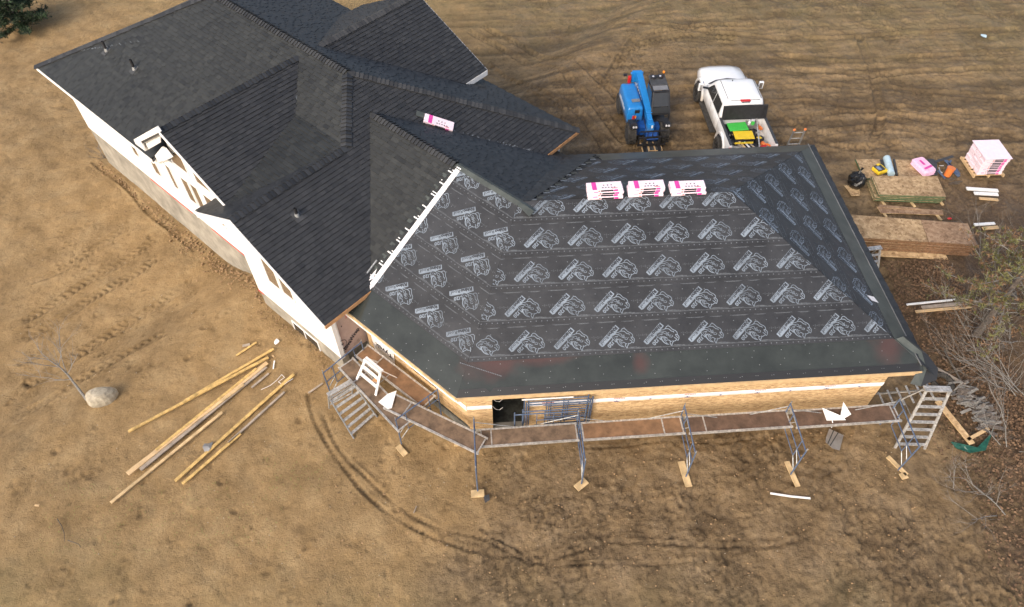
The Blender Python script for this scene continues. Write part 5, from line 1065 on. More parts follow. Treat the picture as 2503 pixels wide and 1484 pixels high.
for s_ in (-1, 1):
    for a0, a1, b0, b1 in ((2.98, 3.92, 2.98, 3.50), (2.06, 2.90, 2.14, 2.90)):
        m = MB(); m.prism([(s_*.972, a0, 1.25), (s_*.972, a1, 1.25), (s_*.872, b1, 1.70), (s_*.872, b0, 1.70)], (s_*.012, 0, 0)); m.build('side_window', 'glass_dark', tk)
    m = MB(); m.prism([(s_*1.02, 1.9, .58), (s_*1.02, 1.905, .58), (s_*1.02, 1.905, 1.2), (s_*1.02, 1.9, 1.2)], (s_*.004, 0, 0)); m.prism([(s_*1.015, 3.0, .5), (s_*1.015, 3.012, .5), (s_*1.015, 3.012, 1.2), (s_*1.015, 3.0, 1.2)], (s_*.004, 0, 0)); m.build('door_seam', 'dark_grey', tk)
    for y in (2.2, 3.1): m = MB(); m.box((s_*1.02, y, 1.08), (.03, .18, .04)); m.build('door_handle', 'truck_white', tk, bevel=.01)
    m = MB(); m.box((s_*1.05, 3.0, .42), (.22, 2.1, .06)); m.build('running_board', 'tyre', tk)
    m = MB(); m.bar((s_*.95, 3.85, 1.28), (s_*1.22, 3.88, 1.33), .08, .06); q = m.build('mirror_arm', 'black_plastic', tk); m = MB(); m.box((s_*1.32, 3.86, 1.36), (.2, .12, .34)); m.build('mirror', 'truck_white', q, bevel=.03); m = MB(); m.box((s_*1.30, 3.80, 1.36), (.13, .01, .26)); m.build('mirror_glass', 'chrome', q)
    # bed side with rail cap, taillight and flare
    m = MB(); m.prism([(s_*.86, 0, .62), (s_*1.0, 0, .62), (s_*1.02, 0, 1.0), (s_*.98, 0, 1.24), (s_*.88, 0, 1.24)], (0, 1.84, 0)); m.build('bed_side', 'truck_white', tk, bevel=.02)
    m = MB(); m.box((s_*.93, .93, 1.252), (.11, 1.78, .02)); m.build('bed_rail', 'dark_grey', tk)
    m = MB(); m.box((s_*.97, -.01, 1.0), (.12, .04, .32)); m.build('taillight', 'red_plastic', tk, bevel=.015)
    for y, nm_ in ((.98, 'rear'), (4.78, 'front')):
        m = MB(); k = 12
        for j in range(k):
            a, b = math.pi*j/k*1.06-.1, math.pi*(j+1)/k*1.06-.1; P = lambda an, rr, xx: (s_*xx, y+rr*math.cos(an), .46+rr*math.sin(an))
            m.poly([P(a, .50, 1.06), P(b, .50, 1.06), P(b, .60, 1.07), P(a, .60, 1.07)]); m.poly([P(a, .60, 1.07), P(b, .60, 1.07), P(b, .66, .99), P(a, .66, .99)]); m.poly([P(a, .50, 1.06), P(b, .50, 1.06), P(b, .50, .88), P(a, .50, .88)])
        m.build('wheel_flare', 'truck_white', tk, smooth=True)
        m = MB(); ring = [(s_*1.025, y+.5*math.cos(a), .46+.5*math.sin(a)) for a in [math.pi*j/12 for j in range(13)]]; m.prism(ring, (s_*.004, 0, 0)); m.build('wheel_arch', 'ink_black', tk)
        wh = bpy.data.objects.new('wheel', None); COL.objects.link(wh); wh.parent = tk; wh.location = (s_*1.02, y, .43)
        m = MB(); m.rings([[Vector((s_*xx, rr*math.cos(a), rr*math.sin(a))) for a in [2*math.pi*j/24 for j in range(24)]] for xx, rr in ((-.15, .36), (-.13, .42), (.10, .43), (.15, .36), (.14, .27), (.08, .26))]); m.build('tyre', 'tyre', wh, smooth=False)
        m = MB(); m.tube((s_*.05, 0, 0), (s_*.10, 0, 0), .25, 18)
        for j in range(8): a = j*math.pi/4; m.bar((s_*.115, .05*math.cos(a), .05*math.sin(a)), (s_*.115, .22*math.cos(a), .22*math.sin(a)), .03, .03, up=Vector((1, 0, 0)))
        m.build('rim', 'rim', wh)
        if nm_ == 'front': m = MB(); m.box((s_*.97, y-.52, .42), (.26, .02, .36)); m.build('mud_flap', 'black_plastic', tk)
m = MB(); m.box((0, .93, .72), (1.74, 1.84, .04)); m.box((0, 1.82, .98), (1.74, .05, .54)); m.box((0, -.28, .72), (1.74, .5, .06)); m.build('bed_floor', 'truck_white', tk)
m = MB(); m.bar((0, 1.66, 1.27), (0, 1.80, 1.86), 1.86, .06, up=Vector((0, 1, 0))); m.build('folded_cover', 'black_plastic', tk, bevel=.02)
for s_ in (-1, 1): m = MB(); m.bar((s_*.80, 1.645, 1.35), (s_*.80, 1.74, 1.75), .05, .05, up=Vector((0, 1, 0))); m.build('cover_latch', 'black_plastic', tk)
m = MB(); m.bar((-.86, 1.63, 1.30), (.86, 1.63, 1.30), .02, .03); m.build('cover_hinge', 'black_plastic', tk)
m = MB(); m.box((0, 2.0, 1.945), (.42, .12, .05)); b_ = m.build('brake_light', 'red_plastic', tk, bevel=.02); m = MB(); m.box((0, 1.93, 1.92), (.36, .03, .05)); m.build('lamp_lens', 'chrome', b_)
m = MB(); m.rings([rrect(-.2, 3.35, .02, .02, .01, 1.96), rrect(-.2, 3.35, .012, .012, .005, 2.02)]); m.build('antenna', 'black_plastic', tk)
m = MB(); m.prism([(-.90, 4.22, 1.262), (-.5, 4.44, 1.28), (0, 4.52, 1.29), (.5, 4.44, 1.28), (.90, 4.22, 1.262), (.6, 4.15, 1.262), (0, 4.30, 1.28), (-.6, 4.15, 1.262)], (0, 0, .012)); m.build('cowl', 'black_plastic', tk)
for s_ in (-1, 1): m = MB(); m.bar((s_*.69, 2.12, 1.952), (s_*.69, 3.42, 1.952), .02, .012); m.build('roof_seam', 'dark_grey', tk)
m = MB(); m.bar((-.6, 2.02, 1.955), (.6, 2.02, 1.955), .02, .01); m.build('roof_seam', 'dark_grey', tk)
for s_ in (-1, 1): m = MB(); m.box((s_*.74, 5.84, .86), (.2, .1, .14)); m.build('headlight', 'lamp_clear', tk, bevel=.02)
m = MB(); m.box((0, 5.93, .80), (1.1, .06, .3)); m.build('grille', 'black_plastic', tk)
for s_ in (-1, 1):
    m = MB(); m.prism([(s_*.42, 4.45, 1.255), (s_*.435, 4.45, 1.255), (s_*.36, 5.5, 1.175), (s_*.345, 5.5, 1.175)], (0, 0, .004)); m.build('hood_crease', 'sheet_metal', tk)
m = MB(); m.prism([(-.965, 4.5, 1.0), (-.965, 4.62, 1.0), (-.965, 4.60, 1.12), (-.965, 4.52, 1.1)], (-.02, 0, 0)); m.build('fender_badge', 'ink_blue', tk)
def cargo(lx, ly, lz): p = tk.matrix_basis @ Vector((lx, ly, lz)); return Vector((12.02+lx, 12.0+ly, lz))
def tote(lid, lx, ly, lab, h=.34):
    c = cargo(lx, ly, .75); t = thing('storage_tote', lab, 'storage box', c, R(rnd.uniform(-3, 3)), 'storage totes in the pickup bed'); m = MB(); m.box((0, 0, h/2), (.74, .44, h), taper=(1.05, 1.05)); m.build('bin', 'black_plastic', t, bevel=.02)
    m = MB(); m.box((0, 0, h+.02), (.80, .50, .05)); m.build('lid', lid, t, bevel=.02); m = MB()
    for k in range(7): m.bar((-.3+k*.09, -.18, h+.047), (-.2+k*.09, .18, h+.047), .012, .006)
    m.build('lid_ribs', lid, t); return t
tote('green_plastic', -.32, 1.18, 'black storage tote with a bright green lid in the pickup bed', .42); tote('yellow_plastic', -.18, .70, 'black storage tote with a yellow lid in the pickup bed', .36)
def blob(name, c, r_, matn, lab, cat_, seed=1, jit=.14, n=14):
    rg_ = random.Random(seed); m = MB(); m.ball((0, 0, 0), r_, n, 8, 0, jit, rg_); o_ = m.build(name, matn); o_.location = c; tag(o_, lab, cat_); return o_
blob('trash_bag', cargo(-.72, 1.2, .95), (.13, .42, .22), 'bag_black', 'black plastic bag squeezed in beside the green tote', 'plastic bag', 2); blob('trash_bag', cargo(.32, .98, .95), (.25, .2, .2), 'bag_black', 'black plastic bag between the totes and the tool bag', 'plastic bag', 3)
t = thing('tool_bag', 'black and yellow tool bag in the pickup bed', 'tool bag', cargo(.50, .62, .76), .5); m = MB(); m.box((0, 0, .14), (.4, .3, .28), taper=(.8, .7)); m.build('bag_body', 'black_plastic', t, bevel=.03); m = MB(); m.box((-.05, .0, .285), (.16, .16, .02)); m.build('yellow_patch', 'yellow_plastic', t)
t = thing('parts_box', 'clear box of screw tubs near the cab in the pickup bed', 'box', cargo(.35, 1.40, .78), 0); m = MB(); m.box((0, 0, .2), (.45, .34, .4)); m.build('box', 'sheet_metal', t)
for x, y, mt in ((-.1, .03, 'lamp_clear'), (.05, .06, 'lamp_clear'), (.0, -.09, 'green_plastic')): m = MB(); m.tube((x, y, .4), (x, y, .5), .07, 12); m.build('tub', mt, t)
t = thing('nail_gun', 'orange and black nail gun near the right bed side', 'power tool', cargo(.68, 1.32, .95), .4); m = MB(); m.box((0, 0, .05), (.1, .3, .1)); m.build('tool_body', 'orange_plastic', t); m = MB(); m.box((0, .05, -.06), (.07, .07, .16)); m.build('handle', 'black_plastic', t)
m = MB(); m.tube(cargo(.30, .0, 1.0), cargo(.56, 1.55, 1.30), .022, 8); m.tube(cargo(.30, .0, 1.0)+Vector((.03, .1, .0)), cargo(.45, .9, 1.17), .03, 8); tag(m.build('metal_pole', 'aluminium'), 'long silver pole lying over the things in the pickup bed', 'pole')
for i, (x0, y0, x1, y1, mt, lab) in enumerate([(-.6, 1.1, -.25, .08, 'fresh_wood', 'long wooden handle leaning along the left bed side'), (-.52, .38, -.3, .02, 'grey_wood', 'grey board at the left rear of the pickup bed'), (-.2, .42, -.05, .03, 'white_trim', 'white strip at the rear of the pickup bed'), (-.05, .40, .16, .02, 'grey_wood', 'grey batten next to the white strip in the bed'), (-.40, .45, -.22, .02, 'pale_wood', 'pale batten at the rear of the pickup bed')]):
    m = MB(); m.bar(cargo(x0, y0, 1.0), cargo(x1, y1, .98), .06, .03); tag(m.build('batten', mt), lab, 'wood batten')
m = MB(); m.box((0, 0, .06), (.5, .26, .12)); o_ = m.build('saw_case', 'black_plastic', bevel=.02); o_.location = cargo(.1, .30, .80); tag(o_, 'dark case under the silver pole in the pickup bed', 'tool case')
t = thing('circular_saw', 'red circular saw at the rear of the pickup bed', 'power tool', cargo(.45, .12, .82), .3); m = MB(); m.tube((-.05, 0, .08), (.08, 0, .08), .1, 16); m.build('blade_guard', 'red_plastic', t); m = MB(); m.box((.12, .0, .12), (.16, .1, .12)); m.build('motor', 'red_plastic', t, bevel=.02); m = MB(); m.box((0, .05, -.01), (.26, .34, .01)); m.build('base_plate', 'chrome', t)
t = thing('hose_reel', 'coil of orange hose at the right rear of the pickup bed', 'hose', cargo(.72, .25, .82), 0)
for k in range(3): m = MB(); ring = [Vector((.15*math.cos(a), .15*math.sin(a), .03*k)) for a in [j*math.pi/8 for j in range(17)]]; m.path(ring, .018, 5); m.build('hose_loop', 'orange_plastic', t)
for x, y, mt, lab in ((.72, .52, 'sheet_metal', 'silver tool case by the orange hose'), (.62, .44, 'orange_plastic', 'orange tool lying by the hose coil'), (-.62, .62, 'dark_grey', 'dark bag of fasteners by the yellow tote')):
    m = MB(); m.box((0, 0, .06), (.22, .16, .13)); o_ = m.build('tool_case', mt, bevel=.02); o_.location = cargo(x, y, .78); o_.rotation_euler = (0, 0, x*3); tag(o_, lab, 'tool case')
t = thing('level_tool', 'yellow level lying along the tail of the pickup bed', 'spirit level', cargo(-.55, .12, 1.2), 0); m = MB(); m.box((.2, 0, 0), (.75, .03, .07)); m.build('level_body', 'yellow_plastic', t); m = MB(); m.box((.2, 0, .036), (.06, .02, .004)); m.build('vial', 'green_plastic', t)
# ------------------------------------------------------------------ telehandler, front towards the camera (-y)
th = thing('telehandler', 'blue compact telehandler with black cab and fork carriage parked behind the garage', 'telehandler', (8.20, 13.75, 0), R(1))
m = MB(); m.box((0, 1.45, .55), (1.0, 2.5, .42)); m.build('chassis', 'blue_deep', th, bevel=.03)
m = MB(); m.rings([rrect(-.52, 1.55, .33, .92, .05, .62), rrect(-.53, 1.55, .34, .94, .06, .95), rrect(-.52, 1.57, .32, .90, .07, 1.34), rrect(-.51, 1.58, .29, .87, .07, 1.40), rrect(-.51, 1.58, .2, .75, .06, 1.43)]); m.build('engine_hood', 'blue_paint', th, smooth=True)
m = MB(); m.bar((-.62, 1.1, 1.47), (-.28, 1.12, 1.47), .16, .05); m.build('exhaust_guard', 'sheet_metal', th)
for k_, (y_, h_) in enumerate(((1.15, .12), (1.38, .16), (1.62, .14), (1.85, .16), (2.05, .1))): m = MB(); m.prism([(-.872, y_, .95), (-.872, y_+.14, .95), (-.872, y_+.18, .95+h_), (-.872, y_+.05, .95+h_)], (-.004, 0, 0)); m.build('side_decal', 'white_trim', th)
for k_ in range(6): m = MB(); m.box((-.195+.012*k_, 2.2-.16*k_, 1.50-.038*k_), (.004, .08, .05)); m.build('boom_decal', 'white_trim', th)
m = MB(); m.path([(-.15, 2.5, 1.3), (-.24, 2.0, 1.22), (-.22, 1.3, .98), (-.12, .6, .86), (-.1, .1, .72)], .018, 6); m.path([(.18, 1.3, 1.15), (.24, .7, .95), (.2, .1, .8), (.16, -.2, .6)], .016, 6); m.build('hydraulic_hoses', 'black_plastic', th, stuff=True)
m = MB(); m.bar((-.84, .72, 1.0), (-.84, 2.4, 1.0), .012, .02); m.bar((-.52, .70, 1.36), (-.52, .70, .7), .01, .01); m.build('hood_seam', 'blue_deep', th, stuff=True)
for s_ in (-1, 1):
    for y in (.25, 2.35):
        wh = bpy.data.objects.new('wheel', None); COL.objects.link(wh); wh.parent = th; wh.location = (s_*.70, y, .44)
        m = MB(); k = 24; m.rings([[Vector((s_*xx, rr*math.cos(a), rr*math.sin(a))) for a in [2*math.pi*j/k for j in range(k)]] for xx, rr in ((-.17, .36), (-.15, .43), (.15, .43), (.18, .36), (.15, .25))])
        for j in range(16):
            a = j*math.pi/8
            for sd in (-1, 1): aa = a+(0 if sd > 0 else math.pi/16); m.bar((s_*.02*sd, .44*math.cos(aa), .44*math.sin(aa)), (s_*.16*sd, .44*math.cos(aa+.16), .44*math.sin(aa+.16)), .05, .04, up=Vector((0, math.cos(aa), math.sin(aa))))
        m.build('tyre', 'tyre', wh); m = MB(); m.tube((s_*.10, 0, 0), (s_*.16, 0, 0), .24, 16); m.build('rim', 'dark_grey', wh)
m = MB(); m.bar((-.02, 2.75, 1.62), (.04, .55, 1.10), .27, .30); m.build('boom', 'blue_paint', th, bevel=.02)
m = MB(); m.bar((.02, 1.0, 1.22), (.04, .25, .98), .21, .24); m.build('boom_section', 'blue_paint', th, bevel=.02)
m = MB(); m.box((.05, .16, .80), (.34, .42, .52), taper=(.8, .8)); m.build('boom_head', 'blue_paint', th, bevel=.04); m = MB(); m.box((.08, -.055, .96), (.07, .01, .14)); m.build('warning_label', 'white_trim', th)
m = MB(); m.box((-.10, 2.78, 1.50), (.42, .12, .55)); m.tube((-.36, 2.80, 1.66), (.18, 2.80, 1.66), .06, 10); m.build('boom_pivot', 'blue_paint', th, bevel=.02)
m = MB(); m.tube((-.22, 1.2, .95), (-.20, 2.4, 1.45), .035, 8); m.build('lift_ram', 'chrome', th)
textmesh('LIFT', .16, (8.2, 13.7, 1), (1, 0, 0), (0, 1, 0), 'white_trim', None) if False else None
# cab
cb = MB(); R0 = [(.14, .55, .62), (.88, .55, .62), (.88, 1.75, .62), (.14, 1.75, .62)]
def post(a, b, n_='cab_post'): m = MB(); m.bar(a, b, .06, .06); m.build(n_, 'black_plastic', th)
top = [(.20, .95, 1.95), (.86, .95, 1.95), (.86, 1.75, 1.98), (.20, 1.75, 1.98)]
mid = [(.14, .52, 1.15), (.90, .52, 1.15)]
post((.14, .5, .6), mid[0]); post((.90, .5, .6), mid[1]); post(mid[0], top[0]); post(mid[1], top[1]); post((.90, 1.78, .6), top[2]); post((.14, 1.78, .6), top[3]); post(top[0], top[3]); post(top[1], top[2]); post(top[0], top[1]); post(mid[0], mid[1])
m = MB(); m.box((.49, 1.15, .62), (.66, 1.25, .3)); m.build('cab_floor', 'black_plastic', th)
m = MB(); m.prism([(.20, .66, 1.42), (.87, .66, 1.42), (.84, .97, 1.95), (.22, .97, 1.95)], (0, -.012, .01)); gl = m.build('front_glass', 'glass_dark', th)
m = MB(); m.prism([(.18, .53, 1.18), (.89, .53, 1.18), (.87, .65, 1.40), (.20, .65, 1.40)], (0, -.01, .01)); m.build('lower_glass', 'glass_dark', th)
m = MB(); m.prism([(.22, 1.02, 1.985), (.84, 1.02, 1.985), (.84, 1.30, 2.0), (.22, 1.30, 2.0)], (0, 0, .012)); m.build('roof_window', 'sheet_metal', th)
m = MB(); m.prism([(.18, 1.32, 1.96), (.88, 1.32, 1.96), (.88, 1.98, 2.02), (.18, 1.98, 2.02)], (0, 0, .07)); m.build('cab_roof', 'dark_grey', th, bevel=.02)
for s_ in (.14, .895): m = MB(); m.prism([(s_, .7, 1.2), (s_, 1.7, 1.2), (s_, 1.7, 1.92), (s_, 1.0, 1.92)], (.006, 0, 0)); m.build('side_glass', 'glass_dark', th)
for x in (.34, .64): m = MB(); m.tube((x, 1.80, 2.06), (x, 1.80, 2.13), .13, 18); f_ = m.build('roof_fan', 'black_plastic', th); m = MB(); m.tube((x, 1.80, 2.13), (x, 1.80, 2.145), .045, 12); m.build('fan_hub', 'lamp_clear', f_)
m = MB(); m.box((.47, 1.25, .85), (.4, .4, .12)); m.box((.47, 1.48, 1.08), (.38, .1, .45)); m.build('seat', 'black_plastic', th, bevel=.03)
m = MB(); ring = [Vector((.45+.15*math.cos(a), .85+.10*math.sin(a), 1.12+.08*math.sin(a))) for a in [j*math.pi/8 for j in range(17)]]; m.path(ring, .014, 5); m.build('steering_wheel', 'black_plastic', th)
m = MB(); m.tube((.80, 1.92, 2.05), (.80, 1.92, 2.18), .015, 6); b_ = m.build('beacon_stem', 'black_plastic', th); m = MB(); m.ball((.80, 1.92, 2.24), (.05, .05, .07), 10, 6); m.build('beacon', 'amber', b_, smooth=True)
for s_, x in ((-1, -.66), (1, .72)):
    m = MB(); m.box((x, .02, .98), (.26, .2, .22)); h_ = m.build('headlight_housing', 'black_plastic', th, bevel=.03)
    for dx in (-.055, .055): m = MB(); m.tube((x+dx, -.06, 1.0), (x+dx, -.10, 1.01), .045, 12); m.build('headlight', 'lamp_clear', h_)
    m = MB(); m.bar((x, .1, 1.0), (x*.6, .5, .9), .05, .05); m.build('light_arm', 'black_plastic', th)
    m = MB(); m.box((x, .25, .92), (.34, .6, .03)); m.build('fender', 'black_plastic', th, bevel=.01)
m = MB(); m.tube((-.62, .3, 1.0), (-.62, .3, 1.42), .012, 6); mr_ = m.build('mirror_stem', 'black_plastic', th); m = MB(); m.box((-.55, .3, 1.5), (.2, .03, .15)); m.build('mirror', 'black_plastic', mr_)
m = MB(); m.box((-.68, .32, 1.2), (.08, .06, .14)); m.build('indicator_red', 'red_plastic', th); m = MB(); m.box((-.60, .32, 1.22), (.07, .05, .1)); m.build('indicator_amber', 'amber', th)
m = MB(); m.box((-.42, 2.7, 1.42), (.14, .14, .34)); m.build('fire_extinguisher', 'red_plastic', th, bevel=.04)
m = MB(); m.box((-.60, 2.78, 1.60), (.16, .08, .08)); m.build('rear_lamp', 'black_plastic', th)
# fork carriage
for z_, h_, w_ in ((.92, .04, 1.12), (.60, .09, 1.2), (.22, .09, 1.2)): m = MB(); m.box((.10, -.30, z_), (w_, .05, h_)); m.build('carriage_bar', 'black_plastic', th)
for x in (-.49, -.30, -.12, .08, .28, .48, .68): m = MB(); m.box((x, -.30, .76), (.022, .03, .32)); m.build('backrest_bar', 'black_plastic', th)
for x in (-.47, .67): m = MB(); m.box((x, -.30, .42), (.04, .05, .40)); m.build('carriage_side', 'black_plastic', th)
m = MB(); m.bar((.1, -.02, .6), (.1, -.26, .42), .5, .3); m.build('carriage_mount', 'blue_deep', th)
for x in (-.22, .40):
    m = MB(); m.box((x, -.34, .40), (.11, .05, .5)); m.box((x, -.85, .14), (.11, 1.05, .045)); m.build('fork', 'black_plastic', th)
P = at(1590, 362); t = thing('loading_pad', 'rubber topped wooden pads lying under the telehandler forks', 'loading pad', P+Z*.04)
for x, w_, y in ((-.26, .20, -.05), (.02, .18, .05), (.30, .24, .04)): m = MB(); m.box((x, y, .03), (w_+.08, .62, .05)); b_ = m.build('wood_pad', 'fresh_wood', t); m = MB(); m.box((x, y, .062), (w_, .62, .012)); m.build('rubber_mat', 'dark_grey', b_)
# ------------------------------------------------------------------ sheet goods and tools on the right
K = lambda cx, cy: ((2650+cx/3.71)*.77063, (460+cy/3.71)*.77051)
def sheets(name, quad, ztop, n, th_, edge, face, lab, jit=.02, grp=None):
    P = [at(*K(*q), z=ztop) for q in quad]; c = sum(P, Vector())/4; c.z = 0; t = thing(name, lab, 'sheet stack' if n > 2 else 'osb sheet', c, group=grp); rg_ = random.Random(n)
    for k in range(n):
        z_ = ztop-th_*(n-k); j = Vector((rg_.uniform(-jit, jit)*2, rg_.uniform(-jit, jit), 0)) if k < n-1 else Vector()
        if k < n*.4: j += Vector((-jit*2.5, 0, 0))
        m = MB(); ring = [Vector((p.x-c.x, p.y-c.y, z_))+j for p in P]; m.prism(ccw3(ring), (0, 0, th_*.86)); m.m = [0, 1]+[2]*(len(m.f)-2); m.build('sheet', [edge, face, edge], t)
    return t, c
def ccw3(r_): return r_ if area([(p.x, p.y) for p in r_]) > 0 else r_[::-1]
for q, nm_, z_ in (([(240, 165), (620, 165), (720, 385), (345, 392)], 'left', .10), ([(625, 168), (945, 175), (1050, 390), (722, 385)], 'right', .10)): sheets('osb_sheet', q, z_, 2, .04, 'green_edge' if nm_ == 'left' else 'osb', 'osb_stained', '%s one of the two board sheets under the blue roll and the tool case' % nm_, .0)
sheets('sheet_stack', [(440, 365), (1200, 365), (1305, 610), (530, 582)], .40, 14, .025, 'green_edge', 'osb_stained', 'stack of green edged board sheets in the material yard', .035)
sheets('osb_sheet', [(490, 722), (1260, 765), (1275, 822), (540, 800)], .06, 1, .03, 'osb', 'osb_red', 'narrow ripped board strip on the mud below the green edged stack', .0)
sheets('osb_sheet', [(520, 700), (1010, 745), (1015, 760), (500, 735)], .09, 1, .02, 'osb', 'osb_red', 'thin dark board strip lying on the edge of the ripped strip', .0)
sheets('sheet_stack', [(140, 815), (1005, 880), (1100, 1142), (250, 1090)], .62, 18, .033, 'stack_brown', 'osb_stained', 'tall stack of brown edged board sheets half hidden by the roof edge', .03)
sheets('sheet_stack', [(1008, 880), (1560, 922), (1672, 1178), (1104, 1142)], .60, 18, .033, 'stack_brown', 'osb_red', 'tall reddish sheet stack under the pine branches', .03)
sheets('osb_sheet', [(520, 1225), (1300, 1290), (1330, 1345), (530, 1308)], .05, 1, .03, 'osb', 'osb', 'board strip on the ground along the foot of the brown stack', .0)
for (a, b), lab in ((((540, 660), (585, 715)), 'left bearer under the green edged stack'), (((885, 670), (935, 735)), 'middle bearer under the green edged stack'), (((1230, 665), (1265, 712)), 'right bearer under the green edged stack'), (((560, 800), (600, 850)), 'left bearer below the ripped board strip'), (((1190, 825), (1245, 890)), 'right bearer below the ripped board strip')):
    stick(K(*a), K(*b), .09, .05, 'pale_wood', lab, 'bearer', .02, .02, 'timber bearer', 'bearers under the sheet stacks')
sheets('osb_sheet', [(100, 470), (285, 480), (288, 592), (195, 598)], .04, 1, .02, 'osb', 'osb', 'board offcut under the black rubbish bag', .0)
P = at(*K(250, 420), z=.3); t = thing('rubbish_bag', 'full knotted black rubbish bag by the roof edge', 'rubbish bag', (P.x, P.y, 0)); rg = random.Random(5); m = MB(); m.ball((0, 0, .32), (.33, .36, .36), 22, 12, 0, .09, rg); m.build('bag', 'bag_black', t); m = MB(); m.tube((0, .05, .62), (.05, .1, .76), .05, 7, 0, .02); m.tube((.05, .1, .74), (.12, .14, .84), .03, 6, 0, .06); m.build('knot', 'bag_black', t)
P = at(*K(525, 285), z=.25); t = thing('power_tool', 'black and yellow tool case left of the blue roll', 'tool case', (P.x, P.y, .12), .35); m = MB(); m.box((0, 0, .1), (.46, .42, .16)); m.build('case', 'yellow_plastic', t, bevel=.03); m = MB(); m.box((-.04, .02, .2), (.32, .34, .06)); m.build('lid', 'dark_grey', t, bevel=.02); m = MB(); m.box((-.12, -.02, .235), (.14, .22, .02)); m.build('label_plate', 'chrome', t); m = MB(); m.box((.02, .17, .22), (.14, .09, .06)); m.build('latch', 'yellow_plastic', t)
a, b = at(*K(603, 150), z=.25), at(*K(660, 345), z=.22); m = MB(); m.tube(a, b, .14, 18); m.tube(a, a+(a-b).normalized()*.01, .05, 10); tag(m.build('membrane_roll', 'roll_blue'), 'pale blue roll of membrane on the board sheets', 'roll')
a, b = at(*K(690, 175), z=.16), at(*K(725, 355), z=.16); m = MB(); m.tube(a, b, .05, 10); tag(m.build('felt_roll', 'dark_grey'), 'thin dark roll right beside the pale blue roll', 'roll')
scrap('felt_sheet', [K(525, 172), K(570, 172), K(620, 352), K(560, 350)], .125, 'dark_grey', 'dark felt sheet under the pale blue roll', 'felt sheet')
P = at(*K(1030, 265), z=.2); t = thing('pink_bundle', 'crumpled pink wrapped bundle at the right end of the board sheets', 'wrapped bundle', (P.x, P.y, .1), .25); rg = random.Random(3)
for i, z_ in enumerate((0, .09, .18)): m = MB(); m.rings([rrect(0, 0, .26+rg.uniform(-.02, .03), .42, .08, z_+.01), rrect(rg.uniform(-.02, .02), 0, .28, .46, .1, z_+.045), rrect(0, 0, .25, .43, .09, z_+.085)]); m.build('wrapped_layer', 'pink_film', t)
m = MB(); m.box((.02, -.2, .275), (.42, .1, .006), Matrix.Rotation(.2, 3, 'Z')); m.box((-.02, .12, .275), (.1, .3, .006)); m.build('magenta_print', 'magenta', t)
scrap('felt_sheet', [K(1080, 165), K(1150, 165), K(1195, 205), K(1205, 355), K(1130, 358)], .06, 'dark_grey', 'black shingle sheet right of the pink bundle', 'felt sheet'); scrap('felt_sheet', [K(1165, 185), K(1375, 122), K(1400, 145), K(1180, 212)], .08, 'dark_grey', 'black strip pointing right behind the orange bucket', 'felt sheet')
P = at(*K(1310, 365)); t = thing('bucket', 'orange bucket among blue clamps near the pallet', 'bucket', P+Z*.02, rot=(R(-6), R(6), 0)); m = MB(); m.tube((0, 0, 0), (0, 0, .37), .13, 20, 0, .155); m.build('pail', 'orange_plastic', t); m = MB(); m.tube((0, 0, .36), (0, 0, .385), .165, 20); m.build('lid', 'orange_plastic', t)
m = MB()
for a, b in (((1280, 200), (1420, 330)), ((1300, 200), (1450, 385)), ((1200, 320), (1280, 410)), ((1350, 200), (1300, 300)), ((1380, 330), (1440, 390)), ((1410, 300), (1450, 360))): pa, pb = at(*K(*a)), at(*K(*b)); m.bar(pa+Z*.08, pb+Z*.08, .06, .05)
tag(m.build('sawhorse', 'scaffold_blue'), 'folded blue metal sawhorse lying behind the orange bucket', 'sawhorse')
for i, (a, b) in enumerate((((1215, 260), (1265, 262)), ((1210, 285), (1230, 350)), ((1200, 320), (1250, 345)))): pa, pb = at(*K(*a)), at(*K(*b)); m = MB(); m.tube(pa+Z*.08, pb+Z*.08, .02, 6); tag(m.build('metal_clamp', 'aluminium'), ('upper', 'middle', 'lower')[i]+' silver clamp left of the orange bucket', 'clamp')
m = MB(); rg = random.Random(2)
for i in range(9): x, y = rg.uniform(1280, 1420), rg.uniform(410, 470); pa, pb = at(*K(x, y)), at(*K(x+rg.uniform(40, 120), y-rg.uniform(0, 40))); m.tube(pa+Z*.03, pb+Z*.05, .012, 5)
tag(m.build('twig_heap', 'stick'), 'small heap of dark sticks below the bucket', 'stick heap')
# pallet of pink bundles at the right edge
p0, p1, p2_ = at(*K(1510, 205)), at(*K(1615, 390)), at(*K(1800, 385)); ax = (p2_-p1); ax.z = 0; ax.normalize(); az = math.atan2(ax.y, ax.x)
pal = thing('pallet', 'wooden pallet under the pink shingle bundles at the right edge', 'pallet', (p1.x, p1.y, 0), az)
for k in range(6): m = MB(); m.box((.65, .08+.21*k, .11), (1.3, .12, .02)); m.build('deck_board', 'fresh_wood', pal)
for x in (.04, .65, 1.26): m = MB(); m.box((x, .62, .05), (.06, 1.25, .09)); m.build('stringer', 'fresh_wood', pal)
rm = Matrix.Rotation(az, 3, 'Z'); first = None
for lev in range(9):
    for c in range(3):
        l = rm @ Vector((.62+rnd.uniform(-.02, .02), .22+.38*c+rnd.uniform(-.015, .015), 0)); loc = (p1.x+l.x, p1.y+l.y, .125+lev*.09)
        lab = 'pink shingle bundle in the %s row of the pallet, layer %s from the ground' % (('front', 'middle', 'rear')[c], ('one', 'two', 'three', 'four', 'five', 'six', 'seven', 'eight', 'nine')[lev]); q = dup(pr_b, loc, az, lab); q['group'] = 'pink shingle bundles on the pallet'
l = rm @ Vector((.62, .62, 0)); m = MB(); m.box((0, 0, 0), (1.1, 1.2, .02)); wv_ = m.build('clear_wrap', 'pink_pale'); wv_.location = (p1.x+l.x, p1.y+l.y, .125+9*.09+.012); wv_.rotation_euler = (0, 0, az); tag(wv_, 'pale film laid over the top of the pallet load', 'plastic film')
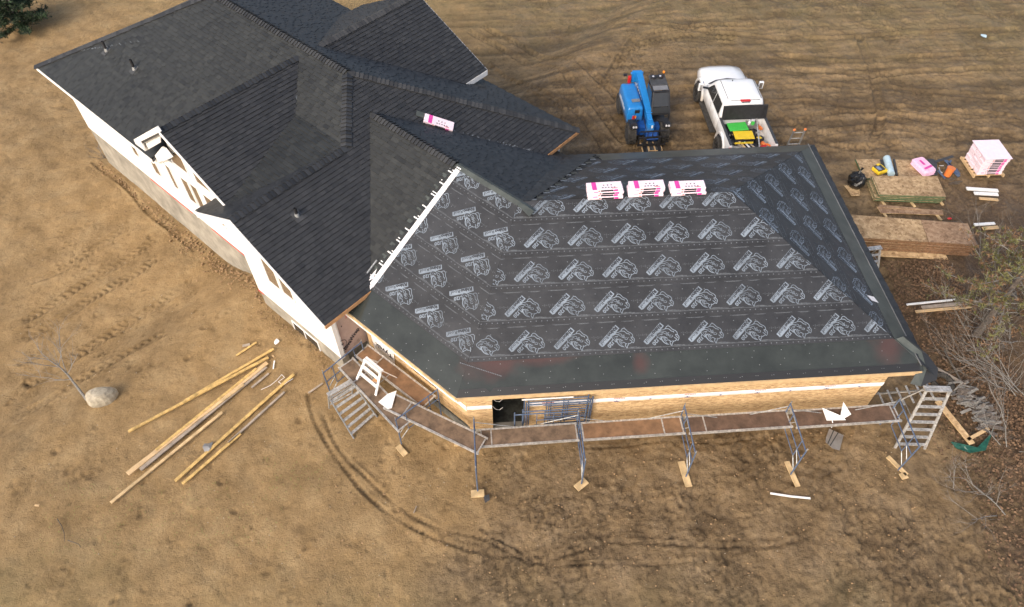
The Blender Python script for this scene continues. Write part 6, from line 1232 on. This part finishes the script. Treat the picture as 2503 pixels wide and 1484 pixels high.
for a, b, w_, mt, lab in (((1530, 535), (1900, 560), .16, 'white_trim', 'upper pale board at the right edge above the pine'), ((1620, 590), (1900, 605), .16, 'white_trim', 'lower pale board at the right edge above the pine'), ((1680, 650), (1900, 668), .12, 'fresh_wood', 'short yellow board below the two pale ones'), ((1620, 960), (1860, 945), .12, 'white_trim', 'pale board between the pine and the right edge'), ((1720, 1005), (1900, 990), .14, 'fresh_wood', 'yellow board between the pine and the right edge')):
    stick(K(*a), K(*b), w_, .05, mt, lab, 'board', .1, .1, 'board', 'loose boards at the right edge')
blob('red_cap', at(*K(1340, 872))+Z*.03, (.09, .05, .04), 'red_plastic', 'small red object on the mud right of the ripped board strip', 'red object', 3, .1, 8)
for a, b, w_, mt, lab in (((2213, 750), (2350, 736), .07, 'white_trim', 'upper pale board on the litter beyond the roof corner'), ((2250, 757), (2400, 742), .13, 'grey_wood', 'middle reddish board on the litter beyond the roof corner'), ((2235, 767), (2370, 755), .1, 'fresh_wood', 'lower yellow board on the litter beyond the roof corner'), ((2285, 905), (2355, 945), .1, 'grey_wood', 'grey plank poking out behind the draped roof corner'), ((2305, 862), (2345, 935), .05, 'stick', 'thin pole lying on the leaves beyond the roof corner'), ((2288, 985), (2372, 1090), .2, 'osb', 'rough split board beside the bark pile'), ((2360, 1080), (2412, 1052), .1, 'fresh_wood', 'short bright board at the end of the bark pile')):
    stick(a, b, w_, .04, mt, lab, 'board', .12, .12, 'board', 'loose boards near the trees')
rg = random.Random(6); m = MB()
for i in range(110): k = rg.random(); px = 2325+k*78+rg.uniform(-14, 28); py = 965+k*85+rg.uniform(-24, 14); a = at(px, py); m.bar(a+Z*rg.uniform(.05, .2), a+Vector((rg.uniform(.2, .5), rg.uniform(-.25, .2), rg.uniform(.05, .25))), rg.uniform(.03, .09), .02, mi=rg.choice((0, 0, 1)))
tag(m.build('bark_slabs', ['twig_grey', 'bark']), 'heap of grey weathered bark slabs at the right edge', 'bark heap')
m = MB(); P = [at(*p)+Z*z_ for p, z_ in zip([(2322, 1082), (2350, 1092), (2385, 1098), (2412, 1070), (2420, 1055), (2405, 1105), (2370, 1110), (2335, 1098)], (.05, .14, .1, .2, .25, .1, .06, .05))]; m.prism(P, (0, 0, .02)); tag(m.build('green_tarp', 'tarp_green'), 'crumpled dark green tarp at the right edge', 'tarp')
P = at(2290, 962, .1); m = MB()
for k in range(10): a0_, a1_ = k*math.pi/5, (k+1)*math.pi/5; m.tube((.3*math.cos(a0_), .3*math.sin(a0_), 0), (.3*math.cos(a1_), .3*math.sin(a1_), 0), .09, 8, cap=False)
o_ = m.build('old_tyre', 'tyre'); o_.location = at(2300, 938)+Z*.1; tag(o_, 'old tyre on the ground behind the tall stepladder', 'tyre')
# ------------------------------------------------------------------ trees, brush, litter
def conifer(name, lab, cat_, P, h, cr, rg, mats, dens=1.0, z0=.25, nl=.12, dead=.25):
    t = thing(name, lab, cat_, P); m = MB(); m.path([(0, 0, 0), (rg.uniform(-.1, .1), rg.uniform(-.1, .1), h*.5), (rg.uniform(-.15, .15), 0, h)], .02*h+.02, 8, 0, .02); m.build('trunk', 'bark', t)
    br = MB(); nd = MB(); n = int(30*dens*h/6)
    for i in range(n):
        k = z0+(1-z0)*(i/n); z_ = h*k; L = cr*(1-k)**.7*rg.uniform(.75, 1.1)+.15; a = i*2.4+rg.uniform(-.3, .3); d = Vector((math.cos(a), math.sin(a), rg.uniform(-.05, .25))); P0_ = Vector((0, 0, z_)); pts = [P0_]
        for q in range(4): d = (d+Vector((rg.uniform(-.15, .15), rg.uniform(-.15, .15), rg.uniform(-.12, .1)))).normalized(); pts.append(pts[-1]+d*(L/4))
        br.path(pts, .022, 4, 0, .006)
        for q in range(int(14*dens*L)):
            kk = rg.uniform(.25, 1); ii = min(3, int(kk*4)); p = pts[ii]+(pts[ii+1]-pts[ii])*(kk*4-ii); sd_ = Vector((rg.uniform(-1, 1), rg.uniform(-1, 1), rg.uniform(-.3, .5))).normalized(); e = p+sd_*rg.uniform(.12, .4)*min(1, L); br.tube(p, e, .005, 3, cap=False)
            mi = 1 if rg.random() < dead else 0
            for j in range(9):
                c = p+(e-p)*rg.uniform(.25, 1.05); w = (Vector((rg.uniform(-1, 1), rg.uniform(-1, 1), rg.uniform(-.4, 1)))).normalized()*nl*rg.uniform(.6, 1.3); s2_ = w.cross(Vector((rg.uniform(-1, 1), rg.uniform(-1, 1), 1))).normalized()*nl*.16; nd.poly([c-s2_, c+s2_, c+w], mi)
    br.build('branches', 'twig_grey', t); nd.build('crown', mats, t); return t
rg = random.Random(21)
P = at(2395, 850); conifer('pine_tree', 'olive and rusty pine leaning its crown over the sheet stacks', 'pine tree', (P.x+.1, P.y+.5, 0), 5.6, 3.0, rg, ['needle_green', 'needle_brown'], 1.5, .22, .12, .45)
P = at(2560, 700); conifer('pine_tree', 'second pine standing behind the first at the far right', 'pine tree', (P.x+.3, P.y, 0), 6.5, 2.2, rg, ['needle_green', 'needle_brown'], 1.0, .15, .13, .35)
P = at(75, 70); conifer('evergreen_bush', 'dark evergreen bush in the upper left corner', 'bush', (P.x-.6, P.y, -1.1), 3.2, 1.9, rg, ['needle_dark', 'needle_dark'], 3.0, .02, .16, .1)
def brush(px, py, n, L, lab, seed, lean=(-1, 0, .5), z_=0, grp='leafless brush along the right edge', mt='twig_grey', r0=.016):
    rg_ = random.Random(seed); P_ = at(px, py); t_ = thing('leafless_shrub', lab, 'shrub', P_, group=grp); m_ = MB()
    for k in range(n): branchy(m_, (rg_.uniform(-.3, .3), rg_.uniform(-.3, .3), 0), Vector(lean)+Vector((rg_.uniform(-.5, .5), rg_.uniform(-.7, .7), rg_.uniform(-.1, .6))), L*rg_.uniform(.7, 1.2), r0, 3, rg_, spread=.75)
    m_.build('branches', mt, t_, stuff=True)
brush(2470, 820, 7, 2.3, 'grey leafless shrub reaching left above the draped roof corner', 1); brush(2480, 960, 7, 2.3, 'grey leafless shrub hanging over the bark heap', 2); brush(2460, 1090, 3, 1.4, 'small bare shrub beside the green tarp', 3, lean=(-.5, .1, .6)); brush(2440, 1240, 3, 1.3, 'sparse bare shrub at the right edge below the tarp', 4, lean=(-.8, .2, .3)); brush(2330, 1205, 2, .7, 'little bare sapling standing alone on the mud', 5, lean=(-.2, .1, .8), r0=.01); brush(2490, 730, 6, 2.0, 'bare brush under the pine', 6)
rg = random.Random(31); m = MB()
for i in range(15000):
    x = 18-abs(rg.gauss(0, 1.9)); y = rg.uniform(-6.5, 6.5)
    if x < 14.2+max(0, .5*math.sin(y*1.7)): continue
    if y > 5 and x < 15.5: continue
    z_ = rg.uniform(.0, .07); s_ = rg.uniform(.025, .06); a = rg.uniform(0, 6.28); c, s1_ = math.cos(a)*s_, math.sin(a)*s_; tl = rg.uniform(-.03, .03)
    m.poly([(x-c, y-s1_, z_), (x+s1_*.5, y-c*.5, z_+tl), (x+c, y+s1_, z_), (x-s1_*.5, y+c*.5, z_-tl)])
m.build('leaf_litter', 'leaf_litter', stuff=True)
m = MB()
for i in range(420):
    k = rg.random(); px, py = (rg.uniform(95, 700), rg.uniform(1180, 1360)) if k < .8 else (rg.uniform(640, 800), rg.uniform(1110, 1200)); P = at(px, py)
    if rg.random() < .5: P += Vector((rg.gauss(0, .05), rg.gauss(0, .05), 0))
    for j in range(4): a = rg.uniform(0, 6.28); m.poly([P+Vector((-.004, 0, .0)), P+Vector((.004, 0, 0)), P+Vector((math.cos(a)*.03, math.sin(a)*.03, rg.uniform(.03, .08)))])
m.build('grass_sprigs', 'grass_tuft', stuff=True)
# clods and small stones by the walls and in the churned mud
m = MB()
for i in range(900):
    P = Vector((rg.uniform(-18, 14), rg.uniform(-6, 12), 0)); P.z = base_z(P.x, P.y)+rg.uniform(0, .03); s_ = rg.uniform(.006, .02); m.ball(P, (s_, s_*rg.uniform(.6, 1), s_*.6), 5, 3, 0, .2, rg)
m.build('pebbles', 'rock', stuff=True)
m = MB()
for i in range(1500):
    k = rg.random()
    if k < .45: u_ = rg.uniform(-22, -9); v_ = .0-abs(rg.gauss(0, .35)); P = H(u_, v_)
    elif k < .6: P = H(rg.uniform(-9, -4.6), -.55-abs(rg.gauss(0, .3)))
    else: P = Vector((rg.uniform(-4, 13), rg.uniform(-5, -.2), 0))
    P.z = base_z(P.x, P.y)+rg.uniform(-.02, .03); s_ = rg.uniform(.012, .045)*(1.3 if k < .45 else .8); m.ball(P, (s_, s_*rg.uniform(.6, 1), s_*.7), 5, 4, 0, .2, rg)
mat('soil_clod', (.26, .17, .09), .95, var=.3, scale=9); m.build('clods', 'soil_clod', stuff=True)
